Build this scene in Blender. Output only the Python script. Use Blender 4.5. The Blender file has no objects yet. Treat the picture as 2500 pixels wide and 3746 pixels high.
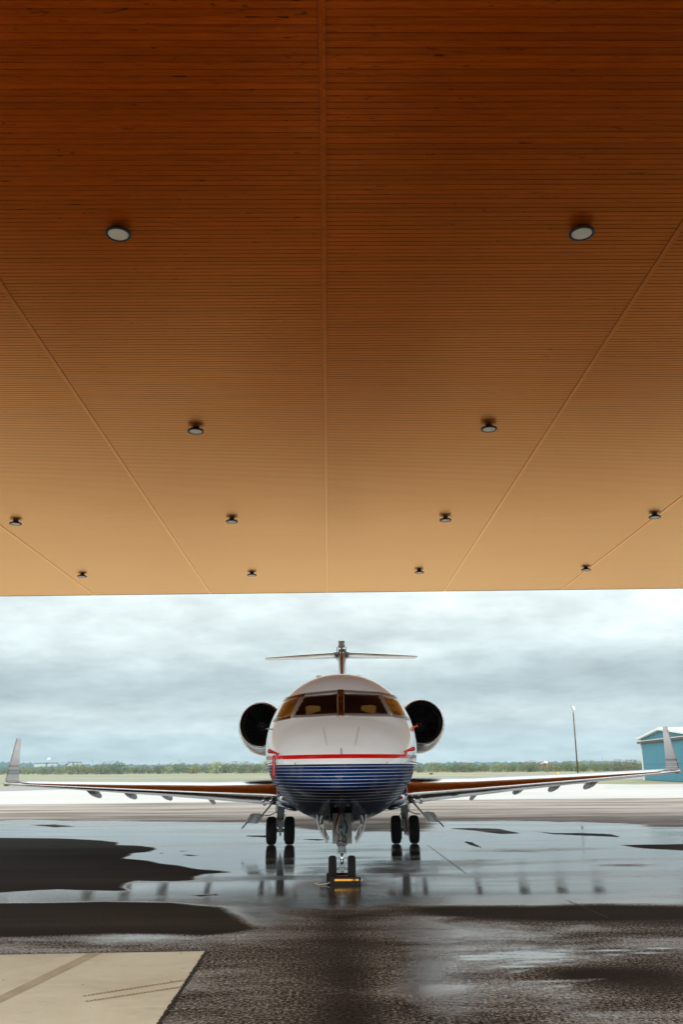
import bpy, bmesh, math, random
import numpy as np
from mathutils import Vector, Matrix
from mathutils.bvhtree import BVHTree
from math import sin, cos, pi, radians
random.seed(7); rng = np.random.default_rng(7)
SC = bpy.context.scene
COL = SC.collection

# ------------------------------------------------------------------ camera
F = 3290.0; TH = math.atan(938/F); CH = 1.86; RO = 0.0096     # focal length in photo pixels, pitch, height, roll
cam = bpy.data.cameras.new('camera'); cam.sensor_fit = 'VERTICAL'; cam.sensor_height = 36.0
cam.lens = F/3746*36; cam.clip_start = 0.05; cam.clip_end = 20000
camo = bpy.data.objects.new('camera', cam); COL.objects.link(camo); SC.camera = camo
R0 = Vector((1, 0, 0)); U0 = Vector((0, -sin(TH), cos(TH))); B0 = Vector((0, -cos(TH), -sin(TH)))
rx = R0*cos(RO) - U0*sin(RO); ux = R0*sin(RO) + U0*cos(RO)
M = Matrix((rx, ux, B0)).transposed().to_4x4(); M.translation = (0, 0, CH)
camo.matrix_world = M

def ray(u, v):
    dx = (u-1250)/F; dy = -(v-1873)/F
    xc = dx*cos(RO)+dy*sin(RO); yc = -dx*sin(RO)+dy*cos(RO)
    return Vector((xc, cos(TH)-yc*sin(TH), sin(TH)+yc*cos(TH)))
def at_y(u, v, y):
    r = ray(u, v); return Vector((0, 0, CH)) + r*(y/r.y)
def at_z(u, v, z):
    r = ray(u, v); return Vector((0, 0, CH)) + r*((z-CH)/r.z)

# ------------------------------------------------------------------ world
SUN_EL = 27; SUN_AZ = 188        # degrees; sun behind the camera
SKY_K = 0.86
w = bpy.data.worlds.new('World'); SC.world = w; w.use_nodes = True
nt = w.node_tree; N = nt.nodes; L = nt.links; N.clear()
def wn(t, **k):
    n = N.new(t)
    for a, b in k.items(): setattr(n, a, b)
    return n
out = wn('ShaderNodeOutputWorld'); sky = wn('ShaderNodeTexSky'); sky.sky_type = 'NISHITA'; sky.sun_disc = False
sky.sun_elevation = radians(SUN_EL); sky.sun_rotation = radians(SUN_AZ); sky.dust_density = 2
bg1 = wn('ShaderNodeBackground'); bg1.inputs[1].default_value = 0.05
L.new(sky.outputs[0], bg1.inputs[0])
tc = wn('ShaderNodeTexCoord'); sep = wn('ShaderNodeSeparateXYZ'); L.new(tc.outputs['Generated'], sep.inputs[0])
def mth(op, a, b=None, c=None, clamp=False):
    n = wn('ShaderNodeMath', operation=op); n.use_clamp = clamp
    for i, x in enumerate((a, b, c)):
        if x is None: continue
        if isinstance(x, (int, float)): n.inputs[i].default_value = x
        else: L.new(x, n.inputs[i])
    return n.outputs[0]
zz = mth('MAXIMUM', sep.outputs[2], 0.0)
den = mth('ADD', zz, 0.20)
px = mth('DIVIDE', sep.outputs[0], den); py = mth('DIVIDE', sep.outputs[1], den)
cmb = wn('ShaderNodeCombineXYZ'); L.new(px, cmb.inputs[0]); L.new(py, cmb.inputs[1])
cmb.inputs[2].default_value = 3.7
nz = wn('ShaderNodeTexNoise'); nz.inputs['Scale'].default_value = 0.95; nz.inputs['Detail'].default_value = 7; nz.inputs['Roughness'].default_value = 0.55
nz.inputs['Distortion'].default_value = 0.35
L.new(cmb.outputs[0], nz.inputs['Vector'])
nz2 = wn('ShaderNodeTexNoise'); nz2.inputs['Scale'].default_value = 4.2; nz2.inputs['Detail'].default_value = 8; nz2.inputs['Roughness'].default_value = 0.6
L.new(cmb.outputs[0], nz2.inputs['Vector'])
# banked layers: brightness over height, wobbling with the noise
el = mth('ADD', zz, mth('MULTIPLY', mth('SUBTRACT', nz.outputs[0], 0.5), 0.11))
ramp = wn('ShaderNodeValToRGB'); cr = ramp.color_ramp; cr.interpolation = 'B_SPLINE'
stops = [(0.0, (.61, .67, .67)), (.03, (.57, .635, .635)), (.045, (.68, .735, .725)), (.062, (.52, .585, .60)), (.078, (.39, .45, .47)), (.10, (.44, .505, .52)),
         (.125, (.56, .63, .625)), (.16, (.64, .70, .69)), (.30, (.75, .80, .79)), (1.0, (.96, 1.0, 1.0))]
while len(cr.elements) < len(stops): cr.elements.new(0.5)
for e, (p, c) in zip(cr.elements, stops): e.position = p; e.color = (*c, 1)
L.new(el, ramp.inputs[0])
fine = mth('MULTIPLY_ADD', mth('SUBTRACT', nz2.outputs[0], 0.5), 0.85, 1.0)
big = mth('MULTIPLY_ADD', mth('SUBTRACT', nz.outputs[0], 0.5), 0.8, 1.0)
gain = mth('MULTIPLY_ADD', zz, 2.1, 0.95)
k = mth('MULTIPLY', mth('MULTIPLY', mth('MULTIPLY', fine, big), gain), SKY_K)
bg2 = wn('ShaderNodeBackground'); L.new(ramp.outputs[0], bg2.inputs[0]); L.new(k, bg2.inputs[1])
add = wn('ShaderNodeMixShader'); add.inputs[0].default_value = .88; L.new(bg1.outputs[0], add.inputs[1]); L.new(bg2.outputs[0], add.inputs[2]); L.new(add.outputs[0], out.inputs[0])
sun = bpy.data.lights.new('sun', 'SUN'); sun.energy = 1.5; sun.angle = radians(28); sun.color = (1, .96, .9)
so = bpy.data.objects.new('sun', sun); COL.objects.link(so)
d = Vector((-sin(radians(SUN_AZ))*cos(radians(SUN_EL)), -cos(radians(SUN_AZ))*cos(radians(SUN_EL)), -sin(radians(SUN_EL))))
# light travels from behind the camera (low y) forwards and down
d = Vector((0.10, cos(radians(SUN_EL)), -sin(radians(SUN_EL)))).normalized()
so.rotation_euler = d.to_track_quat('-Z', 'Y').to_euler(); so.location = (0, -30, 30)
SC.view_settings.view_transform = 'Standard'; SC.view_settings.look = 'None'
SC.view_settings.exposure = 0.5; SC.view_settings.gamma = 1.0
SC.render.engine = 'CYCLES'
SC.cycles.max_bounces = 8; SC.cycles.diffuse_bounces = 4; SC.cycles.glossy_bounces = 4; SC.cycles.transparent_max_bounces = 8
SC.cycles.sample_clamp_indirect = 6

# ------------------------------------------------------------------ helpers
def tag(o, label=None, cat=None, group=None, kind=None):
    if label: o['label'] = label
    if cat: o['category'] = cat
    if group: o['group'] = group
    if kind: o['kind'] = kind
    return o
ORG = {}
def empty(name, loc, label, cat, group=None):
    o = bpy.data.objects.new(name, None); COL.objects.link(o); o.location = loc; o.empty_display_size = .2
    ORG[o.name] = Vector(loc); return tag(o, label, cat, group)
class MB:
    """collects shapes in world coordinates; build() links them as one mesh"""
    def __init__(s): s.v = []; s.f = []; s.m = []; s.sm = []
    def face(s, idx, m=0, smooth=True): s.f.append(tuple(idx)); s.m.append(m); s.sm.append(smooth)
    def box(s, c, size, rot=None, m=0, taper=1.0):
        b = len(s.v); hx, hy, hz = [q/2 for q in size]
        for dz in (-1, 1):
            t = taper if dz < 0 else 1.0
            for dx, dy in ((-1, -1), (1, -1), (1, 1), (-1, 1)):
                p = Vector((dx*hx*t, dy*hy*t, dz*hz))
                if rot is not None: p = rot @ p
                s.v.append(Vector(c)+p)
        for q in ((3, 2, 1, 0), (4, 5, 6, 7), (0, 1, 5, 4), (1, 2, 6, 5), (2, 3, 7, 6), (3, 0, 4, 7)): s.face([b+i for i in q], m, False)
        return s
    def tube(s, pts, rad, n=12, m=0, cap=True):
        pts = [Vector(p) for p in pts]
        if isinstance(rad, (int, float)): rad = [rad]*len(pts)
        b = len(s.v); nrm = None
        for i, p in enumerate(pts):
            t = (pts[min(i+1, len(pts)-1)]-pts[max(i-1, 0)]).normalized()
            if nrm is None:
                a = Vector((0, 0, 1)) if abs(t.z) < .9 else Vector((1, 0, 0)); nrm = t.cross(a).normalized()
            nrm = (nrm - t*nrm.dot(t)).normalized(); bn = t.cross(nrm)
            for k in range(n):
                a = 2*pi*k/n; s.v.append(p+(nrm*cos(a)+bn*sin(a))*rad[i])
        for i in range(len(pts)-1):
            for k in range(n): s.face((b+i*n+k, b+i*n+(k+1) % n, b+(i+1)*n+(k+1) % n, b+(i+1)*n+k), m)
        if cap:
            s.face([b+k for k in range(n)][::-1], m, False); s.face([b+(len(pts)-1)*n+k for k in range(n)], m, False)
        return s
    def lathe(s, prof, c, axis, n=32, m=0, mats=None, drift=None, cap=True):
        """prof: list of (along, radius)"""
        ax = Vector(axis).normalized(); a0 = Vector((0, 0, 1)) if abs(ax.z) < .9 else Vector((1, 0, 0))
        e1 = ax.cross(a0).normalized(); e2 = ax.cross(e1); b = len(s.v); c = Vector(c)
        for i, (h, r) in enumerate(prof):
            cc = c+ax*h+(drift(h) if drift else Vector())
            for k in range(n):
                a = 2*pi*k/n; s.v.append(cc+(e1*cos(a)+e2*sin(a))*r)
        for i in range(len(prof)-1):
            for k in range(n): s.face((b+i*n+k, b+i*n+(k+1) % n, b+(i+1)*n+(k+1) % n, b+(i+1)*n+k), mats[i] if mats else m)
        for i, fl in ((0, 1), (len(prof)-1, 0)):
            if cap and prof[i][1] > 1e-4 and prof[0] != prof[-1]:
                q = [b+i*n+k for k in range(n)]; s.face(q[::-1] if fl else q, mats[max(0, min(i, len(mats)-1))] if mats else m, False)
        return s
    def grid(s, P, m=0, smooth=True, closed=False):
        b = len(s.v); nr = len(P); nc = len(P[0])
        for r in P: s.v += [Vector(p) for p in r]
        for i in range(nr-1):
            for k in range(nc if closed else nc-1):
                k2 = (k+1) % nc; s.face((b+i*nc+k, b+i*nc+k2, b+(i+1)*nc+k2, b+(i+1)*nc+k), m, smooth)
        return s
    def poly(s, pts, h, m=0, up=Vector((0, 0, 1))):
        """prism: outline pts extruded by vector up*h"""
        b = len(s.v); n = len(pts)
        s.v += [Vector(p) for p in pts]; s.v += [Vector(p)+up*h for p in pts]
        s.face([b+i for i in range(n)][::-1], m, False); s.face([b+n+i for i in range(n)], m, False)
        for i in range(n): s.face((b+i, b+(i+1) % n, b+n+(i+1) % n, b+n+i), m, False)
        return s
    def build(s, name, mats, parent=None, org=None, bevel=0, fix=True):
        if not isinstance(mats, (list, tuple)): mats = [mats]
        if org is None:
            p = parent
            while p is not None and p.parent is not None: p = p.parent
            org = ORG.get(p.name, Vector()) if p is not None else Vector()
        me = bpy.data.meshes.new(name); me.from_pydata([tuple(Vector(v)-Vector(org)) for v in s.v], [], s.f)
        for mt in mats: me.materials.append(mt)
        me.polygons.foreach_set('material_index', s.m); me.polygons.foreach_set('use_smooth', s.sm); me.update()
        if fix:
            bm = bmesh.new(); bm.from_mesh(me); bmesh.ops.recalc_face_normals(bm, faces=bm.faces); bm.to_mesh(me); bm.free()
        o = bpy.data.objects.new(name, me); COL.objects.link(o)
        if parent is not None: o.parent = parent
        if bevel:
            b = o.modifiers.new('bevel', 'BEVEL'); b.width = bevel; b.segments = 2; b.limit_method = 'ANGLE'
        return o
def copy_tree(o, parent=None):
    c = o.copy(); COL.objects.link(c); c.parent = parent
    for ch in list(o.children): copy_tree(ch, c)
    return c

# ------------------------------------------------------------------ materials
class NT:
    def __init__(s, name):
        s.mat = bpy.data.materials.new(name); s.mat.use_nodes = True; s.t = s.mat.node_tree; s.n = s.t.nodes
        s.b = s.n['Principled BSDF']; s.out = s.n['Material Output']
    def new(s, t, **k):
        n = s.n.new(t)
        for a, b in k.items(): setattr(n, a, b)
        return n
    def link(s, a, b): s.t.links.new(a, b)
    def val(s, x, sock):
        if isinstance(x, (int, float)): sock.default_value = x
        elif isinstance(x, (tuple, list)): sock.default_value = (*x, 1) if len(x) == 3 and sock.type == 'RGBA' else x
        else: s.link(x, sock)
    def math(s, op, a, b=None, c=None, clamp=False):
        n = s.new('ShaderNodeMath', operation=op); n.use_clamp = clamp
        for i, x in enumerate((a, b, c)):
            if x is not None: s.val(x, n.inputs[i])
        return n.outputs[0]
    def coord(s, kind='Object', scale=(1, 1, 1), rot=(0, 0, 0), loc=(0, 0, 0)):
        t = s.new('ShaderNodeTexCoord'); m = s.new('ShaderNodeMapping'); m.inputs['Scale'].default_value = scale
        m.inputs['Rotation'].default_value = rot; m.inputs['Location'].default_value = loc
        s.link(t.outputs[kind], m.inputs[0]); return m.outputs[0]
    def noise(s, vec, scale=5, detail=4, rough=.55, dist=0):
        n = s.new('ShaderNodeTexNoise'); s.link(vec, n.inputs['Vector']); n.inputs['Scale'].default_value = scale
        n.inputs['Detail'].default_value = detail; n.inputs['Roughness'].default_value = rough; n.inputs['Distortion'].default_value = dist
        return n.outputs[0]
    def ramp(s, x, stops, interp='LINEAR'):
        n = s.new('ShaderNodeValToRGB'); c = n.color_ramp; c.interpolation = interp
        while len(c.elements) < len(stops): c.elements.new(.5)
        for e, (p, q) in zip(c.elements, stops): e.position = p; e.color = (*q, 1) if len(q) == 3 else (q[0],)*3+(1,)
        s.link(x, n.inputs[0]); return n.outputs[0]
    def sstep(s, x, a, b, lo=0., hi=1.):
        n = s.new('ShaderNodeMapRange'); n.interpolation_type = 'SMOOTHSTEP'; s.val(x, n.inputs[0])
        for i, q in enumerate((a, b, lo, hi)): s.val(q, n.inputs[i+1])
        return n.outputs[0]
    def mix(s, f, a, b, mode='MIX'):
        n = s.new('ShaderNodeMix', data_type='RGBA', blend_type=mode)
        s.val(f, n.inputs[0]); s.val(a, n.inputs[6]); s.val(b, n.inputs[7]); return n.outputs[2]
    def bump(s, h, strength=.3, dist=.01):
        n = s.new('ShaderNodeBump'); s.val(strength, n.inputs['Strength']); n.inputs['Distance'].default_value = dist
        s.link(h, n.inputs['Height']); s.link(n.outputs[0], s.b.inputs['Normal']); return n
    def set(s, color=None, rough=None, metal=None, ior=None, coat=None, coat_rough=None, spec=None):
        for nm, x in (('Base Color', color), ('Roughness', rough), ('Metallic', metal), ('IOR', ior), ('Coat Weight', coat), ('Coat Roughness', coat_rough), ('Specular IOR Level', spec)):
            if x is not None: s.val(x, s.b.inputs[nm])
        return s.mat
def simple(name, c, rough=.5, metal=0, var=.12, scale=8, bump=0, coat=0, ior=None, bdist=.004):
    t = NT(name); v = t.coord('Object'); n = t.noise(v, scale, 5, .6)
    c2 = tuple(max(0, q*(1-var)) for q in c); c3 = tuple(min(1, q*(1+var)) for q in c)
    col = t.ramp(n, [(.3, c2), (.7, c3)]); rr = t.math('MULTIPLY_ADD', n, .15, rough-.07, clamp=True)
    t.set(col, rr, metal, coat=coat, ior=ior)
    if bump: t.bump(t.noise(v, scale*6, 4), bump, bdist)
    return t.mat

m_black = simple('tyre_rubber', (.008, .007, .007), .9, bump=.3, scale=20)
m_steel = simple('gear_grey_paint', (.33, .38, .40), .45, var=.15, scale=14)
m_chrome = simple('polished_steel', (.75, .76, .78), .14, 1, var=.05)
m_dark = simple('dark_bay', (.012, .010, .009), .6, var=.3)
m_hose = simple('black_hose', (.012, .012, .013), .5)
m_redhose = simple('red_hose', (.35, .02, .01), .5)
m_rust = simple('brown_fittings', (.12, .05, .025), .5)
m_white = simple('white_gloss_paint', (.78, .79, .78), .22, var=.02, scale=2, coat=.6)
m_whitedull = simple('white_satin', (.62, .63, .60), .45, var=.06)
m_navy = simple('navy_gloss_paint', (.008, .016, .07), .2, coat=1)
m_red = simple('red_cover', (.50, .012, .010), .5)
m_yellow = simple('yellow_stencil', (.90, .42, .01), .6)
m_fixture = simple('black_cast_housing', (.012, .011, .010), .5)
m_brown = simple('brown_edge_trim', (.10, .055, .03), .5)

def paint_mat():
    t = NT('fuselage_livery'); tcn = t.new('ShaderNodeTexCoord'); sp = t.new('ShaderNodeSeparateXYZ'); t.link(tcn.outputs['Object'], sp.inputs[0])
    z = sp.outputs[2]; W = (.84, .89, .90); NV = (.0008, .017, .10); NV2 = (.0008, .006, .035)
    red = t.math('MULTIPLY', t.math('GREATER_THAN', z, 2.002), t.math('LESS_THAN', z, 2.062))
    blue = t.math('LESS_THAN', z, 1.922)
    q = t.math('FRACT', t.math('DIVIDE', t.math('SUBTRACT', 1.893, z), 0.0470))
    ln = t.math('MULTIPLY', t.math('LESS_THAN', q, .13), t.math('MULTIPLY', t.math('LESS_THAN', z, 1.893), t.math('GREATER_THAN', z, 1.330)))
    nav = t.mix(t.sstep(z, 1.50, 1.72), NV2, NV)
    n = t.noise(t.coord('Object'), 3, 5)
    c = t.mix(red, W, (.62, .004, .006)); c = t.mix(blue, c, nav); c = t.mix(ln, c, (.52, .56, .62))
    c = t.mix(t.math('MULTIPLY', t.sstep(n, .45, .8), .10), c, (.45, .44, .42))
    t.set(c, .35, 0, coat=t.math('MULTIPLY_ADD', blue, -.62, .80), coat_rough=.03, spec=.1, ior=t.math('MULTIPLY_ADD', blue, -.40, 1.5)); t.b.inputs['Coat IOR'].default_value = 1.4
    return t.mat
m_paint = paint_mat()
def stripes_mat():
    t = NT('winglet_livery'); tcn = t.new('ShaderNodeTexCoord'); sp = t.new('ShaderNodeSeparateXYZ'); t.link(tcn.outputs['Object'], sp.inputs[0])
    z = sp.outputs[2]
    band = lambda a, b: t.math('MULTIPLY', t.math('GREATER_THAN', z, a), t.math('LESS_THAN', z, b))
    c = t.mix(band(1.985, 2.045), (.82, .82, .80), (.45, .03, .03))
    for a in (1.885, 1.835, 1.785): c = t.mix(band(a, a+.028), c, (.03, .045, .10))
    return t.set(c, .3, coat=.5)
m_winglet = stripes_mat()
def lipmat():
    t = NT('polished_leading_edge'); n = t.noise(t.coord('Object', (1, 6, 6)), 4, 4)
    t.set(t.ramp(n, [(.3, (.62, .60, .58)), (.7, (.78, .77, .75))]), t.math('MULTIPLY_ADD', n, .08, .10), 1); return t.mat
m_lip = lipmat()

# soffit boards: painted metal planks with a printed wood grain, satin
def wood():
    t = NT('wood_grain_soffit'); tcn = t.new('ShaderNodeTexCoord'); sp = t.new('ShaderNodeSeparateXYZ'); t.link(tcn.outputs['Object'], sp.inputs[0])
    bi = t.math('FLOOR', t.math('DIVIDE', sp.outputs[1], .1)); pi_ = t.math('FLOOR', t.math('DIVIDE', sp.outputs[0], 5.))
    wnz = t.new('ShaderNodeTexWhiteNoise', noise_dimensions='2D'); cb = t.new('ShaderNodeCombineXYZ'); t.link(bi, cb.inputs[0]); t.link(pi_, cb.inputs[1]); t.link(cb.outputs[0], wnz.inputs[0])
    r = wnz.outputs[0]
    c2 = t.new('ShaderNodeCombineXYZ'); t.link(t.math('MULTIPLY_ADD', r, 37., sp.outputs[0]), c2.inputs[0]); t.link(sp.outputs[1], c2.inputs[1]); t.link(t.math('MULTIPLY', r, 9.), c2.inputs[2])
    mp = t.new('ShaderNodeMapping'); mp.inputs['Scale'].default_value = (1.1, 16, 1); t.link(c2.outputs[0], mp.inputs[0])
    g = t.noise(mp.outputs[0], 2.2, 6, .65, .6)
    mp2 = t.new('ShaderNodeMapping'); mp2.inputs['Scale'].default_value = (2.2, 9, 1); t.link(c2.outputs[0], mp2.inputs[0])
    kn = t.noise(mp2.outputs[0], 1.6, 3, .5, 1.2)
    lv = t.noise(t.coord('Object', (.35, .22, 1)), 1, 3)
    base = t.ramp(g, [(.25, (.23, .034, .0007)), (.5, (.43, .070, .0015)), (.75, (.56, .108, .003))])
    base = t.mix(t.sstep(kn, .64, .74), base, (.045, .010, .001))
    base = t.mix(1.0, base, t.ramp(r, [(0, (.80, .80, .80)), (1, (1.12, 1.12, 1.12))]), 'MULTIPLY')
    base = t.mix(1.0, base, t.ramp(lv, [(.3, (.90, .90, .90)), (.7, (1.08, 1.08, 1.08))]), 'MULTIPLY')
    t.set(base, .8, spec=0.0)
    t.bump(g, .15, .002)
    gl_ = t.new('ShaderNodeBsdfGlossy'); gl_.inputs[0].default_value = (1.0, .51, .185, 1); t.link(t.math('MULTIPLY_ADD', g, .10, .27), gl_.inputs[1])
    lw = t.new('ShaderNodeLayerWeight'); lw.inputs[0].default_value = .5      # lacquer: reflectance climbs towards grazing
    fr2 = t.math('MINIMUM', t.math('MULTIPLY', t.math('POWER', lw.outputs['Facing'], 2.6), 2.1), .97); mx2 = t.new('ShaderNodeMixShader')
    t.link(t.mix(t.sstep(lw.outputs['Facing'], .45, .85), (1.0, .40, .09), (1.0, .63, .31)), gl_.inputs[0]); t.link(fr2, mx2.inputs[0]); t.link(t.b.outputs[0], mx2.inputs[1]); t.link(gl_.outputs[0], mx2.inputs[2]); t.link(mx2.outputs[0], t.out.inputs[0])
    return t.mat
m_wood = wood()

def apron_mat():
    t = NT('wet_asphalt'); a = t.new('ShaderNodeAttribute', attribute_name='wet'); b = t.new('ShaderNodeAttribute', attribute_name='dry')
    v = t.coord('Object'); vs = t.coord('Object', (.55, 1.2, 1), (0, 0, .08))
    n1 = t.noise(vs, .9, 8, .62, .3); n2 = t.noise(vs, 5, 6, .65, .4); sp = t.noise(v, 30, 6, .85); sp2 = t.noise(v, 22, 5, .7)
    n3 = t.noise(t.coord('Object', (.06, .42, 1), (0, 0, .03)), 1.3, 8, .7, .2)
    W = t.math('ADD', a.outputs['Fac'], t.math('MULTIPLY', t.math('SUBTRACT', n1, .5), .75)); W = t.math('ADD', W, t.math('MULTIPLY', t.math('SUBTRACT', n2, .5), .30))
    W = t.math('ADD', W, t.math('MULTIPLY', t.math('ADD', t.math('MULTIPLY', t.math('SUBTRACT', sp2, .5), .35), t.math('MULTIPLY', t.math('SUBTRACT', sp, .5), .70)), 1.0))
    W = t.math('ADD', W, t.math('MULTIPLY', t.math('SUBTRACT', n3, .5), .30))
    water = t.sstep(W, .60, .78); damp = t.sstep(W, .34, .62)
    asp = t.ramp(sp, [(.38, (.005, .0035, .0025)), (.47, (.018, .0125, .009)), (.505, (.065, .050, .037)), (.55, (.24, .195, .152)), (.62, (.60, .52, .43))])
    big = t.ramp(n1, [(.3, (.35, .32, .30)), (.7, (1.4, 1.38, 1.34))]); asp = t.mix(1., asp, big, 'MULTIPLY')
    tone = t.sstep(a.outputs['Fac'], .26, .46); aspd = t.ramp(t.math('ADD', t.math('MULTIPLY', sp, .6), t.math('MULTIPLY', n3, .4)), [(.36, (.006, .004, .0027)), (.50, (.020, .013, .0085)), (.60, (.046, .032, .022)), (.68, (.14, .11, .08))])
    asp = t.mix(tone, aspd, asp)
    dryc = t.mix(t.sstep(n3, .36, .62), (.11, .090, .075), (.35, .32, .29)); dryc = t.mix(t.math('MULTIPLY', sp2, .6), dryc, (.20, .16, .13))
    D = t.sstep(t.math('ADD', b.outputs['Fac'], t.math('MULTIPLY', t.math('SUBTRACT', n1, .5), .5)), .25, .75)
    c = t.mix(D, asp, dryc); c = t.mix(water, c, t.mix(.55, c, (.012, .010, .009)))
    rough = t.math('MULTIPLY_ADD', damp, -.55, .80); rough = t.mix(water, rough, t.math('MULTIPLY_ADD', t.sstep(n3, .40, .66), .24, .05))
    t.set(c, rough, ior=t.math('MULTIPLY_ADD', water, 1.45, t.math('MULTIPLY_ADD', damp, .45, 1.12)))
    hb = t.math('ADD', t.math('MULTIPLY', sp, 1.), t.math('MULTIPLY', sp2, .8))
    t.bump(hb, t.math('MULTIPLY_ADD', water, -.66, .70), .006)
    return t.mat
m_apron = apron_mat()
def ground_like(name, stops, scale, rough=.8, bump=.3, bs=20, ior=1.45, stretch=(1, 1, 1), d=.02):
    t = NT(name); v = t.coord('Object', stretch); n = t.noise(v, scale, 8, .65, .3); n2 = t.noise(v, scale*bs, 5, .7)
    f = t.math('ADD', t.math('MULTIPLY', n, .7), t.math('MULTIPLY', n2, .3)); t.set(t.ramp(f, stops), rough, ior=ior); t.bump(n2, bump, d); return t.mat
m_conc = ground_like('pale_concrete', [(.35, (.27, .26, .245)), (.5, (.34, .33, .31)), (.65, (.39, .38, .36))], .12, .5, .2, 30, stretch=(.4, 1.3, 1))
m_grass = ground_like('dry_grass_field', [(.34, (.12, .135, .068)), (.5, (.18, .18, .10)), (.62, (.25, .23, .15))], .05, .95, .6, 60, stretch=(.25, 1, 1), d=.1)
m_straw = ground_like('straw_coloured_weeds', [(.35, (.17, .115, .06)), (.6, (.28, .185, .10))], .2, .95, .6, 40)
m_road = ground_like('grey_asphalt', [(.35, (.13, .135, .135)), (.6, (.20, .205, .205))], .1, .7, .3, 40, stretch=(.2, 1, 1))
m_joint = simple('dark_joint', (.02, .014, .010), .8)
def pad_mat():
    t = NT('buff_concrete_pad'); v = t.coord('Object'); n = t.noise(v, .8, 9, .7, .4); f = t.noise(v, 32, 5, .8); s = t.noise(t.coord('Object', (1, 3, 1), (0, 0, -.4)), 2, 6, .6)
    c = t.ramp(n, [(.3, (.47, .40, .275)), (.5, (.58, .505, .36)), (.7, (.65, .58, .44))])
    c = t.mix(t.math('MULTIPLY', t.sstep(s, .55, .75), .45), c, (.70, .66, .56)); c = t.mix(t.math('MULTIPLY', t.sstep(t.noise(t.coord('Object', (1, 2.2, 1), (0, 0, .5), (7, 3, 0)), 1.6, 8, .75), .56, .72), .55), c, (.33, .25, .155)); c = t.mix(t.math('MULTIPLY', t.sstep(t.noise(v, 9, 3, .5), .70, .74), .8), c, (.16, .11, .07)); c = t.mix(t.math('MULTIPLY', t.sstep(f, .62, .72), .5), c, (.22, .16, .10))
    t.set(c, .75); t.bump(f, .35, .004); return t.mat
m_pad = pad_mat()
m_tread = simple('tan_tyre_print', (.26, .155, .060), .8, scale=30, var=.3)
m_foilage = []
for i, (a, b) in enumerate([[tuple(q*1.35 for q in w_) for w_ in p_] for p_ in (((.030, .050, .018), (.095, .13, .045)), ((.045, .060, .022), (.15, .17, .06)), ((.075, .070, .022), (.24, .21, .06)), ((.05, .05, .03), (.15, .135, .09)), ((.06, .075, .035), (.22, .25, .12)))]):
    t = NT('foliage_%s' % 'abcde'[i]); n = t.noise(t.coord('Object'), 1.1, 3); gi = t.new('ShaderNodeObjectInfo')
    c = t.ramp(n, [(.3, a), (.7, b)]); c = t.mix(1., c, t.ramp(gi.outputs['Random'], [(0, (.75, .78, .75)), (1, (1.3, 1.25, 1.2))]), 'MULTIPLY')
    t.set(c, .8); m_foilage.append(t.mat)
m_bark = simple('bark', (.10, .075, .055), .9)
m_hill = ground_like('distant_woodland', [(.35, (.010, .030, .026)), (.6, (.028, .060, .046))], .02, .95, .8, 12, d=3)

# ------------------------------------------------------------------ ground
def sheet(name, pts, z, mat, kind='structure', **k):
    mb = MB(); b = len(mb.v); mb.v += [Vector((x, y, z)) for x, y in pts]; mb.face(range(len(pts)), 0, False)
    o = mb.build(name, mat, fix=False)
    if o.data.polygons[0].normal.z < 0: o.data.flip_normals()
    return tag(o, kind=kind, **k)
sheet('ground', [(-9000, -3000), (9000, -3000), (9000, 12000), (-9000, 12000)], -.03, m_grass)
sheet('field_edge', [(-500, 455), (-150, 520), (60, 355), (500, 320), (600, 430), (60, 470), (-500, 640)], -.022, m_straw)
sheet('taxiway', [(-300, 20), (-52, 62), (-34, 96), (-13, 132), (13, 132), (60, 138), (60, 152), (-16, 152), (-38, 121), (-300, 40)], -.018, m_road)
sheet('runway', [(-400, 245), (0, 214), (400, 166), (400, 192), (0, 240), (-400, 272)], -.018, m_road)
sheet('concrete_apron', [(-200, 38), (200, 38), (200, 96), (30, 97), (13, 128), (-13, 130), (-34, 94), (-60, 52), (-200, 44)], -.010, m_conc)
sheet('paving_joint', [(24, 86.0), (60, 85.2), (60, 85.7), (24, 86.4)], -.006, simple('rusty_joint', (.16, .08, .04), .8))
sheet('runway_marking', [(-19, 232), (12, 226.5), (12, 228.5), (-19, 234)], -.012, m_white)

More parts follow.
